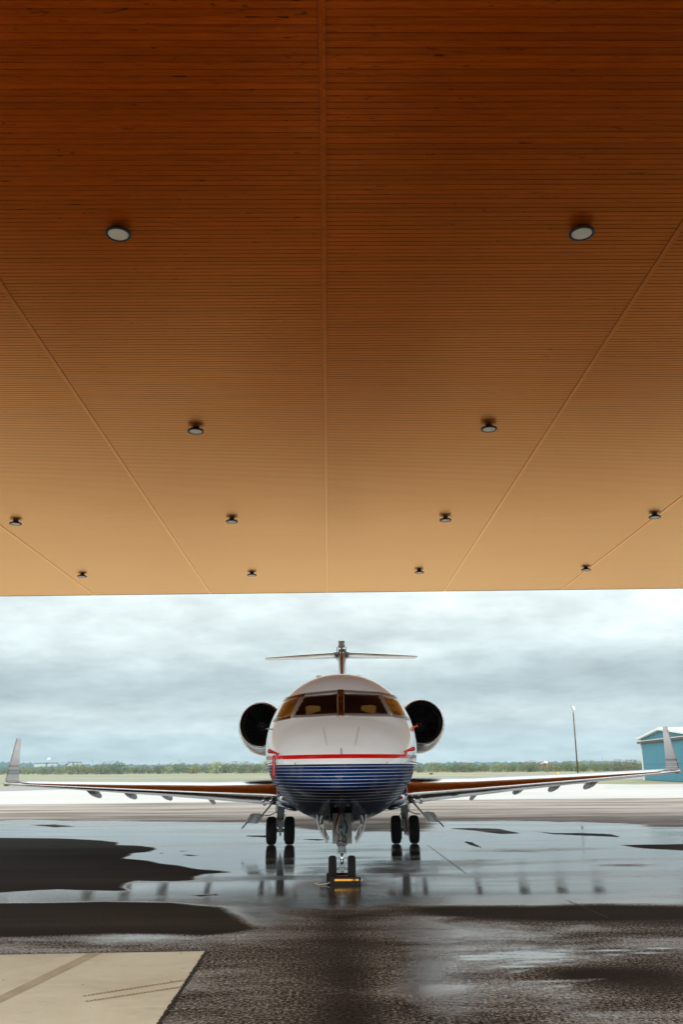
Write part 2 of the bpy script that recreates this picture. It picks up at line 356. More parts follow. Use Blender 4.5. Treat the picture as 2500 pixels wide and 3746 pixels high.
# apron sheet under the canopy, with a wetness value per vertex
s56 = 1.206
def L5(p): return (p[0]/s56, 2950+p[1]/s56)
def L6(p): return (1200+p[0]/s56, 2950+p[1]/s56)
big = 4000
POLY = [  # outline in photo pixels, wet, dry, softness
 ([(-big, 3008), L5((0, 68)), L5((130, 60)), L5((340, 66)), L5((850, 70)), L5((1170, 74)), L5((1230, 90)), L5((1340, 104)), L5((1480, 112)), L6((110, 114)), L6((300, 116)), L6((540, 112)), L6((470, 92)), L6((500, 68)), L6((900, 66)), L6((1280, 76)), L6((1400, 90)), L6((1568, 98)), (big, 3040),
   (big, 3345), L6((1568, 430)), L6((1150, 420)), L6((900, 440)), L6((600, 432)), L6((330, 420)), L6((150, 360)), L6((0, 380)), L5((1400, 420)), L5((1150, 520)), L5((1000, 450)), L5((800, 434)), L5((0, 428)), (-big, 3320)], 1.0, 0, .03),
 ([L5((-900, 160)), L5((0, 138)), L5((240, 140)), L5((330, 143)), L5((440, 150)), L5((520, 158)), L5((525, 170)), L5((600, 172)), L5((680, 180)), L5((688, 190)), L5((660, 201)), L5((590, 206)), L5((545, 229)), L5((640, 238)), L5((700, 252)), L5((790, 262)), L5((880, 278)), L5((960, 284)), L5((1020, 290)), L5((900, 298)), L5((850, 312)), L5((868, 326)), L5((770, 331)), L5((700, 330)), L5((600, 328)), L5((550, 340)), L5((535, 355)), L5((580, 374)), L5((500, 374)), L5((260, 366)), L5((150, 370)), L5((0, 380)), L5((-900, 400))], .12, 0, .010),
 ([L5((-900, 430)), L5((0, 428)), L5((200, 426)), L5((420, 420)), L5((620, 422)), L5((760, 424)), L5((860, 438)), L5((980, 445)), L5((1010, 470)), L5((1060, 500)), L5((1150, 540)), L5((900, 570)), L5((500, 560)), L5((0, 575)), L5((-900, 590))], .14, 0, .014),
 ([L5((130, 82)), L5((240, 79)), L5((345, 88)), L5((240, 93))], .2, .3, .004),
 ([L5((700, 205)), L5((780, 203)), L5((700, 208))], .2, 0, .003), ([L5((780, 196)), L5((840, 197)), L5((800, 200))], .2, 0, .003),
 ([L5((800, 213)), L5((920, 215)), L5((830, 218))], .2, 0, .003), ([L5((835, 392)), L5((960, 386)), L5((975, 392)), L5((880, 398))], .2, 0, .003),
 ([L5((1080, 128)), L5((1180, 128)), L5((1180, 137)), L5((1090, 133))], .2, .1, .003), ([L5((1300, 143)), L5((1470, 146)), L5((1400, 151))], .2, .1, .003),
 ([L6((530, 97)), L6((640, 95)), L6((760, 98)), L6((860, 120)), L6((760, 122)), L6((620, 106))], .25, .35, .004),
 ([L6((890, 108)), L6((1000, 117)), L6((1130, 117)), L6((1250, 122)), L6((1310, 138)), L6((1200, 132)), L6((1000, 124))], .2, .3, .004),
 ([L6((595, 154)), L6((640, 157)), L6((682, 184)), L6((620, 168))], .2, .1, .003),
 ([L6((1280, 170)), L6((1568, 165)), L6((2200, 160)), L6((2200, 230)), L6((1568, 196)), L6((1400, 186))], .25, .15, .008),
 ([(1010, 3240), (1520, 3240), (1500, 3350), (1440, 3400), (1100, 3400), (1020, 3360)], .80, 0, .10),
 ([L6((330, 440)), L6((700, 444)), L6((1000, 452)), L6((1150, 446)), L6((1568, 468)), L6((2200, 480)), L6((2200, 560)), L6((1568, 545)), L6((1200, 515)), L6((700, 480)), L6((400, 462))], .38, 0, .035),
 ([(1060, 3330), (1440, 3330), (1440, 3746), (1420, 4400), (1100, 4400), (1060, 3746)], .31, 0, .075),  # dark column paints the jet's dark reflection below the nose gear into the asphalt
]
def sd_poly(P, pts):
    """signed distance (positive inside) in (x/y, ln y) space"""
    q = np.array([(x/y, math.log(y)) for x, y in pts]); d = np.full(len(P), 1e9); ins = np.zeros(len(P), bool)
    for i in range(len(q)):
        a = q[i]; b = q[(i+1) % len(q)]; e = b-a; t = np.clip(((P-a)@e)/max(e@e, 1e-12), 0, 1)
        d = np.minimum(d, np.hypot(*(P-(a+t[:, None]*e)).T))
        c = ((a[1] > P[:, 1]) != (b[1] > P[:, 1])); xs = (b[0]-a[0])*(P[:, 1]-a[1])/(b[1]-a[1] if abs(b[1]-a[1]) > 1e-12 else 1e-12)+a[0]
        ins ^= c & (P[:, 0] < xs)
    return np.where(ins, d, -d)
rows = np.concatenate([[-60, -30, -10, -2, 1.5], np.exp(np.linspace(math.log(2.2), math.log(56), 430))])
cs = np.concatenate([[-60, -30, -8, -3, -1.6], np.linspace(-1.1, 1.1, 330), [1.6, 3, 8, 30, 60]])
Yg = np.repeat(rows, len(cs)); Wd = np.maximum(np.abs(Yg), 3)*.42; Xg = np.tile(cs, len(rows))*Wd
Xg = np.clip(Xg, -90, 90)
Yc = np.maximum(Yg, 1.6); P2 = np.stack([Xg/Yc, np.log(Yc)], 1)
far = np.clip((Yg-34)/16, 0, 1)
wet = np.where(Yg > 30, .28, .455); dry = np.where(Yg > 30, .55+.4*far, 0.0)
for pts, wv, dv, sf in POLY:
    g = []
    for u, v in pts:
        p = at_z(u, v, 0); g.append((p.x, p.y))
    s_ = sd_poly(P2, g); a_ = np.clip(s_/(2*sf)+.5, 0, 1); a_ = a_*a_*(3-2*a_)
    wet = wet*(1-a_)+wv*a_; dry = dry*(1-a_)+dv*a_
# smeared tyre streaks and wetter drifts in the near field, on the right
def streak(u0, v0, u1, v1, wid, amt):
    global wet
    a = at_z(u0, v0, 0); b = at_z(u1, v1, 0); q = np.stack([Xg, Yg], 1); A = np.array([a.x, a.y]); E = np.array([b.x-a.x, b.y-a.y])
    t_ = ((q-A)@E)/(E@E); dd = np.abs((q-A)@np.array([-E[1], E[0]])/np.hypot(*E)); m_ = np.clip(1-dd/wid, 0, 1)*np.clip(np.minimum(t_, 1-t_)*6, 0, 1)*(t_ > 0)*(t_ < 1)
    wet = wet+m_*amt
for y_, x0, x1 in ((645, 640, 1090), (657, 500, 1090), (668, 560, 1100), (685, 780, 1100), (706, 640, 1110), (728, 780, 900), (770, 800, 1260), (795, 930, 1100), (632, 1120, 1568), (648, 1200, 1568)):
    p = L6((x0, y_+8)); q = L6((x1, y_-8)); streak(*p, *q, .045, .34)
for (u, v, ru, rv, am) in ((1700, 3420, 260, 60, .14), (1990, 3500, 200, 40, .12), (1560, 3640, 150, 120, .16), (2150, 3700, 120, 60, .1), (2350, 3580, 260, 60, -.2), (2100, 3560, 150, 30, -.15), (1350, 3650, 120, 150, -.05), (1590, 3560, 110, 200, .09), (480, 3430, 260, 18, .25), (1946, 3108, 300, 12, -.5), (1714, 3157, 220, 22, -.45), (1400, 3180, 130, 35, -.45), (2280, 3166, 170, 9, -.5), (2050, 3338, 700, 26, -.32), (1000, 3290, 120, 12, -.3), (1150, 3190, 100, 20, -.35), (2000, 3480, 500, 40, .10), (1600, 3560, 200, 80, .12)):
    c0 = at_z(u, v, 0); e1 = at_z(u+ru, v, 0); e2 = at_z(u, v-rv, 0)
    k_ = np.exp(-(((Xg-c0.x)/(e1.x-c0.x))**2+((Yg-c0.y)/(e2.y-c0.y))**2)); wet = wet+am*k_
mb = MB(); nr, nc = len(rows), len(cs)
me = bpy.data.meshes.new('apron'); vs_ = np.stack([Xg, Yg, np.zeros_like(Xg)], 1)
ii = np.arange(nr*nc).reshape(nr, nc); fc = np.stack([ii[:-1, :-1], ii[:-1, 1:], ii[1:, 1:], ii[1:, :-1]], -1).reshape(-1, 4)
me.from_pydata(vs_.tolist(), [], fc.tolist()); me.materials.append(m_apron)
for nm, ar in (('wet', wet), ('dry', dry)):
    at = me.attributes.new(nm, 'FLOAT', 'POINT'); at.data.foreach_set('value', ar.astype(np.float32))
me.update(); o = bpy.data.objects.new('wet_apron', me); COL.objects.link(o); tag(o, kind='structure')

# buff concrete pad at the near left, with its kerb joint
def gp(u, v): p = at_z(u, v, 0); return (p.x, p.y)
pc = gp(*L5((910, 641))); pl = gp(*L5((0, 657))); pb = gp(*L5((702, 960)))
dx_ = (pl[0]-pc[0], pl[1]-pc[1]); dy_ = (pb[0]-pc[0], pb[1]-pc[1])
far_l = (pc[0]+dx_[0]*4, pc[1]+dx_[1]*4); near_r = (pc[0]+dy_[0]*3, pc[1]+dy_[1]*3)
sheet('concrete_pad', [pc, far_l, (far_l[0]+dy_[0]*3, far_l[1]+dy_[1]*3), near_r], .006, m_pad)
def ragged(name, a, b, wid, z, mat, n=160, amp=.4):
    A = Vector((*a, 0)); B = Vector((*b, 0)); t = (B-A).normalized(); nn = Vector((-t.y, t.x, 0)); mb = MB(); P = []
    for i in range(n+1):
        p = A+(B-A)*i/n; w1 = wid*(1+random.uniform(-amp, amp)); w2 = wid*(1+random.uniform(-amp, amp))
        P.append([(p.x+nn.x*w1, p.y+nn.y*w1, z), (p.x-nn.x*w2, p.y-nn.y*w2, z)])
    mb.grid(P, smooth=False); o = mb.build(name, mat, fix=False)
    if o.data.polygons[0].normal.z < 0: o.data.flip_normals()
    return tag(o, kind='structure')
ragged('pad_joint', pc, far_l, .010, .012, m_joint, 400, .7); ragged('pad_joint', pc, near_r, .013, .012, m_joint, 200, .6)
for a, b, w_ in (((440, 170), (610, 296), .006), ((1060, 416), (1240, 492), .008)):
    ragged('pavement_crack', gp(*L6(a)), gp(*L6(b)), w_, .004, m_joint, 120, .9)
ragged('pavement_crack', gp(*L6((-500, 790))), gp(*L6((620, 768))), .003, .004, m_joint, 120, .8)
# tread prints on the pad: rows of small chevrons
mb = MB()
for (a, b) in (((365, 842), (822, 770)), ((375, 866), (806, 800))):
    A = Vector((*gp(*L5(a)), 0)); B = Vector((*gp(*L5(b)), 0)); t = (B-A).normalized(); nn = Vector((-t.y, t.x, 0)); n = int((B-A).length/.034)
    for i in range(n):
        c = A+(B-A)*(i+.5)/n; k_ = len(mb.v)
        for s in (-1, 1):
            q = c+nn*s*.011+t*random.uniform(-.003, .003); j = len(mb.v); r_ = random.uniform(.8, 1.2)
            for (e, f_) in ((-.012, -.010), (.010, -.006), (.014, .010), (-.008, .008)): p = q+t*e*r_+nn*f_*r_*s; mb.v.append(Vector((p.x, p.y, .010)))
            mb.face(range(j, j+4), 0, False)
tr = mb.build('tyre_print', m_tread, fix=False)
for p_ in tr.data.polygons: pass
tag(tr, kind='structure')
m_smear = simple('faint_tyre_smear', (.40, .315, .205), .8, scale=5, var=.12)
sheet('tyre_smear', [gp(*L5((-100, 855))), gp(*L5((0, 838))), gp(*L5((390, 650))), gp(*L5((450, 650))), gp(*L5((0, 870))), gp(*L5((-100, 900)))], .0085, m_smear)

# ------------------------------------------------------------------ canopy
ZC = 9.1; YAW = 0.0163; CX = -0.03
can = empty('canopy', (CX, 0, ZC), 'wide flat canopy with a ceiling of narrow brown wood grain boards over the aircraft', 'canopy')
can.rotation_euler.z = YAW
def cloc(p): return Matrix.Rotation(YAW, 3, 'Z') @ Vector(p) + Vector((CX, 0, ZC))
Y0c, Y1c = 2.0, 37.9; XW = 17.5
def panel(x0, x1):
    mb = MB(); P = []; y = Y0c
    while y < Y1c-.01:
        for (dy, dz) in ((0.0, .011), (.009, .011), (.012, 0), (.096, 0), (.0985, .005)): P.append([(x0, y+dy, dz), (x1, y+dy, dz)])
        y += .1
    mb.grid(P, smooth=False); return mb
xs = [-XW, -15, -10, -5, 0, 5, 10, 15, XW]
for i in range(len(xs)-1):
    o = panel(xs[i]+.043, xs[i+1]-.043).build('ceiling_panel', m_wood, can, org=(0, 0, 0), fix=False)
    if o.data.polygons[2].normal.z > 0: o.data.flip_normals()
for x in xs[1:-1]: MB().box((x, (Y0c+Y1c)/2, .001), (.078, Y1c-Y0c-.02, .026)).build('trim_strip', m_wood, can, org=(0, 0, 0))
MB().box((0, (Y0c+Y1c)/2, .32), (2*XW, Y1c-Y0c-.01, .6)).build('roof', m_brown, can, org=(0, 0, 0))
for yy in (Y1c+.012, Y0c-.014): MB().box((0, yy, .29), (2*XW+.06, .024, .60)).build('fascia', m_brown, can, org=(0, 0, 0))
for sx in (-1, 1):
    for yy in (6, 17, 28): MB().box((sx*(XW-.4), yy, -ZC/2), (.35, .35, ZC-.01)).build('column', m_steel, can, org=(0, 0, 0), bevel=.01)

tb = empty('terminal_building', (0, -34, 0), 'low terminal building behind the camera, seen only as a dark reflection', 'building')
MB().box((0, -34, 3.4), (70, 8, 6.8)).build('wall', simple('dark_cladding', (.05, .045, .04), .5), tb, bevel=.05)
for k_ in range(14): MB().box((-29+k_*4.4, -29.98, 2.6), (3.4, .06, 3.0)).build('window', m_navy, tb)
for c_ in can.children:      # the far edge runs a little askew to the seams
    if c_.name.split('.')[0] == 'column': continue
    for v_ in c_.data.vertices: v_.co.y -= .026*v_.co.x*max(0, v_.co.y-2)/36
# high bay lamps
lt = empty('ceiling_lamp', (0, 0, 0), 'x', 'ceiling lamp', 'round lamps hanging from the wood ceiling')
mb = MB(); mb.lathe([(0, .0), (0, .144), (-.012, .145), (-.012, .176), (.03, .178), (.04, .150), (.045, .10), (.065, .085), (.075, .06), (.075, 0)], (0, 0, 0), (0, 0, 1), 36)
for k_ in range(30):
    a = 2*pi*k_/30; mb.box((cos(a)*.13, sin(a)*.13, .045), (.07, .006, .016), Matrix.Rotation(a, 3, 'Z'))
mb.build('housing', m_fixture, lt, org=(0, 0, 0))
mb = MB(); mb.tube([(0, 0, .07), (0, 0, .125)], .03, 10); mb.box((0, 0, .10), (.16, .07, .02)); mb.lathe([(.12, 0), (.12, .075), (.14, .075), (.14, 0)], (0, 0, 0), (0, 0, 1), 20)
mb.build('mount', m_fixture, lt, org=(0, 0, 0))
m_lens = simple('frosted_lens', (.92, .89, .80), .35, var=.04, scale=30)
mb = MB(); mb.lathe([(-.004, .0), (-.008, .10), (-.005, .138), (.004, .140)], (0, 0, 0), (0, 0, 1), 36); mb.lathe([(-.010, 0), (-.010, .012), (-.004, .014)], (0, 0, 0), (0, 0, 1), 12)
mb.build('lens', m_lens, lt, org=(0, 0, 0))
cols = {-9.3: 'outer left column', -3.05: 'inner left column', 3.15: 'inner right column', 9.45: 'outer right column'}
spots = [(271, 538, 'large looking round lamp nearest the camera, left of the central seam'), (1336, 536, 'large looking round lamp nearest the camera, right of the central seam'),
 (449, 990, 'black rimmed round lamp of the second row, left of the central seam'), (1123, 985, 'black rimmed round lamp of the second row, right of the central seam'),
 (35, 1202, 'round lamp of the third row at the left edge of the picture'), (532, 1197, 'round lamp of the third row just left of the central seam'),
 (1023, 1194, 'round lamp of the third row just right of the central seam'), (1504, 1187, 'round lamp of the third row beside the rightmost ceiling seam'),
 (188, 1323, 'small round lamp of the farthest row by the leftmost ceiling seam'), (578, 1320, 'small round lamp of the farthest row, left one of the middle pair'),
 (963, 1314, 'small round lamp of the farthest row, right one of the middle pair'), (1346, 1308, 'small round lamp of the farthest row by the rightmost ceiling seam')]
for i, (u, v, lb) in enumerate(spots):
    p = at_z(u*2500/1568, v*2500/1568, ZC-.10); o = lt if i == 0 else copy_tree(lt)
    o.location = (p.x, p.y, ZC-.100); o.scale.z = .70; o.rotation_euler.z = random.uniform(0, 3)
    tlt = {0: (radians(3), radians(-4)), 1: (radians(3), radians(4))}.get(i, (0, 0)); o['label'] = lb

# ------------------------------------------------------------------ the jet
YN = 13.4; XJ = -0.045
jet = empty('business_jet', (XJ, 24.35, 0), 'white twin engined business jet with red band and navy pinstriped nose parked under the canopy', 'airplane')
JO = Vector((XJ, 24.35, 0))
ST = np.array([  # t, half width, top, bottom, widest z
 (0, .0, 1.68, 1.68, 1.68), (.02, .13, 1.79, 1.60, 1.68), (.08, .25, 1.885, 1.555, 1.69), (.2, .39, 1.995, 1.51, 1.71), (.45, .60, 2.14, 1.445, 1.76), (.8, .82, 2.305, 1.375, 1.84), (1.2, 1.01, 2.475, 1.30, 1.94),
 (1.6, 1.135, 2.62, 1.22, 2.03), (1.9, 1.205, 2.73, 1.16, 2.10), (2.3, 1.27, 2.975, 1.085, 2.16), (2.7, 1.31, 3.20, 1.02, 2.20), (3.2, 1.34, 3.43, .96, 2.23), (3.8, 1.352, 3.575, .915, 2.25), (4.5, 1.355, 3.63, .89, 2.26),
 (6, 1.355, 3.635, .875, 2.26), (12.5, 1.355, 3.635, .88, 2.26), (14.5, 1.28, 3.62, 1.12, 2.36), (16.5, 1.03, 3.52, 1.55, 2.55), (18.5, .62, 3.35, 2.15, 2.76), (20.3, .16, 3.15, 2.75, 2.95)])
def hermite(x, xs, ys):
    m = np.gradient(ys, xs); i = np.clip(np.searchsorted(xs, x)-1, 0, len(xs)-2); h = xs[i+1]-xs[i]; t = (x-xs[i])/h
    return (2*t**3-3*t**2+1)*ys[i]+(t**3-2*t**2+t)*h*m[i]+(-2*t**3+3*t**2)*ys[i+1]+(t**3-t**2)*h*m[i+1]
def body_pt(t, a):
    if t < .2:   # blunt tip: interpolate against sqrt(t)
        q = np.sqrt(ST[:5, 0]); wv, tp, bt, zm = [float(np.interp(math.sqrt(t), q, ST[:5, j])) for j in (1, 2, 3, 4)]
    else: wv, tp, bt, zm = [float(hermite(t, ST[:, 0], ST[:, j])) for j in (1, 2, 3, 4)]
    e = 2/2.12; c, s_ = cos(a), sin(a); x = wv*math.copysign(abs(c)**e, c); zz_ = (tp-zm if s_ > 0 else zm-bt)*math.copysign(abs(s_)**e, s_)
    return Vector((XJ+x, YN+t, zm+zz_))
ts = list(np.array(np.linspace(0.02, 1, 26))**2*.6)+list(np.arange(.64, 4.6, .045))+list(np.arange(4.7, 20.31, .3))
NA = 160
rings = [[body_pt(float(t), 2*pi*k_/NA) for k_ in range(NA)] for t in ts]
mb = MB(); mb.grid(rings, closed=True); b0 = len(mb.v); mb.v.append(Vector((XJ, YN-.004, 1.66)))
for k_ in range(NA): mb.face((b0, (k_+1) % NA, k_))
mb.face([ (len(rings)-1)*NA+k_ for k_ in range(NA)])
BVH = BVHTree.FromPolygons(mb.v, mb.f)
def proj(p):
    x, y, z = p; z -= CH; Z = y*cos(TH)+z*sin(TH); U = -y*sin(TH)+z*cos(TH); xc = x/Z; yc = U/Z
    return 1250+F*(xc*cos(RO)-yc*sin(RO)), 1873-F*(xc*sin(RO)+yc*cos(RO))
GL = [(1116.5, 2547), (1237, 2535.5), (1238, 2612.5), (1073, 2621)]; GR = [(1256.7, 2535.5), (1384, 2541), (1423, 2614.5), (1257.3, 2612)]
def inside(p, q):
    r = False
    for i in range(len(q)):
        a, b = q[i], q[(i+1) % len(q)]
        if (a[1] > p[1]) != (b[1] > p[1]) and p[0] < (b[0]-a[0])*(p[1]-a[1])/(b[1]-a[1])+a[0]: r = not r
    return r
BAY = [(1212, 2952), (1235, 2925), (1280, 2925), (1300, 2952), (1292, 3010), (1218, 3010)]
keep = []
for i, f_ in enumerate(mb.f):
    c = sum((mb.v[j] for j in f_), Vector())/len(f_)
    if c.y < YN+3.6:
        p = proj(c)
        if c.z > 2.5 and (inside(p, GL) or inside(p, GR)): continue
        if c.z < 1.6 and abs(c.x-XJ) < .165 and 1.30 < c.y-YN < 3.6: continue
    keep.append(i)
mb.f = [mb.f[i] for i in keep]; mb.m = [mb.m[i] for i in keep]; mb.sm = [mb.sm[i] for i in keep]
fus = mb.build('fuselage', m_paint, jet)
def hit(u, v, off):
    r = ray(u, v).normalized(); o = Vector((0, 0, CH)); loc, nrm, _, _ = BVH.ray_cast(o, r)
    if loc is None: return None
    if nrm.dot(r) > 0: nrm = -nrm
    return loc+nrm*off
def patch(name, quad, off, mat, parent, nu=24, nv=8, thick=.012, **k):
    """quad: TL, TR, BR, BL photo pixels laid on the skin; real thickness"""
    def pt(s, t):
        a = Vector((*quad[0], 0)).lerp(Vector((*quad[1], 0)), s); b = Vector((*quad[3], 0)).lerp(Vector((*quad[2], 0)), s); c = a.lerp(b, t); return c.x, c.y
    mb = MB(); P = []
    for j in range(nv+1):
        row = []
        for i in range(nu+1):
            h = hit(*pt(i/nu, j/nv), off)
            if h is None: h = row[-1] if row else None
            row.append(h)
        P.append(row)
    for j in range(nv+1):
        for i in range(nu, -1, -1):
            if P[j][i] is None: P[j][i] = P[j][i+1] if i < nu and P[j][i+1] is not None else Vector((0, 0, 0))
    mb.grid(P); o = mb.build(name, mat, parent, fix=False)
    so_ = o.modifiers.new('solid', 'SOLIDIFY'); so_.thickness = thick; so_.offset = 0
    return o
t = NT('dark_window_glass'); fr = t.new('ShaderNodeLayerWeight'); fr.inputs[0].default_value = .5
tr_ = t.new('ShaderNodeBsdfTransparent'); tr_.inputs[0].default_value = (.86, .80, .68, 1); gl = t.new('ShaderNodeBsdfGlossy'); gl.inputs[1].default_value = .02
mx = t.new('ShaderNodeMixShader'); t.link(t.math('MULTIPLY_ADD', t.math('POWER', fr.outputs['Facing'], 3.), .32, .010), mx.inputs[0]); t.link(tr_.outputs[0], mx.inputs[1]); t.link(gl.outputs[0], mx.inputs[2]); t.link(mx.outputs[0], t.out.inputs[0]); m_glass = t.mat
t = NT('side_glass_painted_reflection'); t.set(t.ramp(t.noise(t.coord('Object'), 3, 2), [(.35, (.05, .018, .003)), (.65, (.36, .15, .015))]), .08, 0, coat=.3); m_side_reflect = t.mat  # amber base colour paints the wood ceiling's reflection into the opaque panes
t = NT('riveted_frame'); v_ = t.coord('Object'); vo = t.new('ShaderNodeTexVoronoi'); vo.inputs['Scale'].default_value = 26; t.link(v_, vo.inputs[0])
t.set(t.mix(t.math('LESS_THAN', vo.outputs['Distance'], .16), (.44, .43, .42), (.10, .08, .07)), .34, .6); m_frame = t.mat
m_post = simple('bare_metal_post', (.30, .20, .13), .25, 1, var=.1)
patch('windshield_pane', GL, .004, m_glass, fus, thick=.004); patch('windshield_pane', GR, .004, m_glass, fus, thick=.004)
patch('side_window', [(1040, 2566), (1098, 2548), (1063, 2622), (1006.5, 2632)], .004, m_side_reflect, fus)
patch('side_window', [(1395.4, 2544), (1453, 2557), (1491, 2626), (1438.4, 2616)], .004, m_side_reflect, fus)
def fr_(q, m=m_frame, off=.006, nm='window_frame'): return patch(nm, q, off, m, fus, 20, 3)
fr_([(1120, 2537), (1237, 2526), (1238, 2537), (1115, 2549)]); fr_([(1257, 2526), (1380, 2533), (1386, 2543), (1257, 2537)])
fr_([(1072, 2619), (1238, 2610.5), (1238, 2620.5), (1062, 2628)]); fr_([(1257, 2610.5), (1423, 2613), (1434, 2623), (1257, 2620.5)])
fr_([(1237, 2525), (1258, 2525), (1258, 2621.5), (1237, 2621.5)], m_post, .009)
fr_([(1099, 2546), (1117, 2545), (1074, 2624), (1063, 2624)]); fr_([(1384, 2541), (1396, 2543), (1440, 2620), (1422, 2616)])
fr_([(1048, 2552), (1121, 2536.5), (1114, 2548), (1036, 2567)], m_post); fr_([(1379, 2532), (1455, 2547), (1462, 2560), (1384, 2543)])
fr_([(1004.5, 2632), (1066, 2621), (1062, 2630), (1000, 2641)], m_post); fr_([(1436, 2615), (1493, 2626), (1498, 2635), (1434, 2624)])
m_dot = simple('vent_dark', (.02, .02, .022), .5)
# panel lines, vent slot at the radome
fr_([(1248, 2739), (1251, 2739), (1251, 2764), (1248, 2764)], m_dot, .003, 'vent_slot')
m_line = simple('panel_line', (.18, .18, .175), .5)
fr_([(1182.5, 2663), (1183.6, 2663), (1197.6, 2726), (1196.5, 2726)], m_line, .001, 'panel_seam'); fr_([(1313.5, 2661), (1314.6, 2661), (1301, 2725), (1299.9, 2725)], m_line, .001, 'panel_seam')
# cockpit
mb = MB(); cen = Vector((XJ, YN+3.4, 2.4)); b_ = len(mb.v); mb.v += [cen+(body_pt(3.4, 2*pi*k_/40)-cen)*.96 for k_ in range(40)]; mb.face(range(b_, b_+40), 0, False); mb.box((XJ, YN+2.8, 2.25), (1.7, 1.2, .02)); mb.box((XJ, YN+2.35, 2.42), (1.5, .30, .34)); mb.build('cockpit', m_dark, fus)
m_seat = simple('beige_leather', (.34, .25, .10), .7)
for sx in (-1, 1):
    MB().poly([(XJ+sx*.36, YN+2.62, 2.83), (XJ+sx*.60, YN+2.62, 2.76), (XJ+sx*.62, YN+2.62, 2.90), (XJ+sx*.54, YN+2.62, 2.925), (XJ+sx*.36, YN+2.62, 2.91)], .08, up=Vector((0, 1, 0))).build('pilot_seat', m_seat, fus)
# wipers and small probes on the nose
for pts in ([(1130, 2806), (1190, 2842)], [(1368, 2802), (1311, 2838)]):
    pass
for sx in (-1, 1):
    for z_, yy in ((1.86, 15.3), (1.42, 15.6)):
        pass
def probe(u, v, ddir, L_=.16, r=.008, mat=None):
    h = hit(u, v, 0); MB().tube([h, h+Vector(ddir)*L_], [r, r*.7], 8).build('probe', mat or m_dot, fus)
probe(1022, 2869, (-1, -.3, -.35)); probe(1478, 2864, (1, -.3, -.3)); probe(1000, 2790, (-1, -.2, -.25), .12); probe(1505, 2786, (1, -.2, -.2), .12)
probe(1080, 2797, (0, -.4, 1), .03, .004); probe(1418, 2793, (0, -.4, 1), .03, .004)
h = hit(995, 2666, 0); probe(998, 2668, (-1, -.4, .1), .10, .012, m_steel)
for u_ in (1161, 1311):
    MB().box(Vector((XJ+(u_-1250)/196+.03, YN+4.3, 3.555)), (.10, .3, .07)).build('antenna', m_white, fus, bevel=.01)
# cabin windows
mbw = MB()
for sx in (-1, 1):
    for i in range(6):
        yy = YN+5.6+i*.95; c = body_pt(yy-YN, radians(14) if sx > 0 else pi-radians(14)); n = Vector((sx, 0, .22)).normalized()
        mbw = MB(); mbw.lathe([(-.01, .0), (.006, .0), (.006, .17), (-.01, .19)], c, n, 20); mbw.build('cabin_window', m_dot, fus)

# wings
AF = [(1, 0.001), (.9, .012), (.75, .030), (.55, .050), (.35, .060), (.2, .056), (.1, .044), (.05, .032), (.02, .020), (.007, .011), (0, 0)]
def airfoil(le, chord, tk, axis_up=Vector((0, 0, 1)), back=Vector((0, 1, 0)), camber=.012, inc=0.0):
    P = []
    for x_, y_ in AF: P.append(Vector(le)+back*(x_*chord)+axis_up*((y_*tk*8.2+camber*4*x_*(1-x_))*chord-inc*x_*chord))
    for x_, y_ in AF[::-1][1:]: P.append(Vector(le)+back*(x_*chord)+axis_up*((-y_*tk*8.2*.85+camber*4*x_*(1-x_))*chord-inc*x_*chord))
    return P
nA = len(AF)
m_wingtop = simple('wing_white_paint', (.70, .72, .72), .28, var=.04, scale=3, coat=.4)
def wing_surface(secs, name, parent, mats, lepts=3):
    mb = MB(); P = [airfoil(*s) for s in secs]; n = len(P[0]); b = 0
    for r in P: mb.v += r
    for i in range(len(P)-1):
        for k_ in range(n-1):
            d_ = abs(k_+.5-(nA-1)); mb.face((i*n+k_, i*n+k_+1, (i+1)*n+k_+1, (i+1)*n+k_), 1 if d_ < lepts else (0 if k_ < nA-1 else 2))
    mb.face(range(n), 0, False); mb.face([(len(P)-1)*n+k_ for k_ in range(n)], 0, False)
    return mb.build(name, mats, parent)
m_belly = simple('grey_underside', (.60, .62, .60), .35, var=.08, coat=.3)
def lerp(a, b, t): return a+(b-a)*t
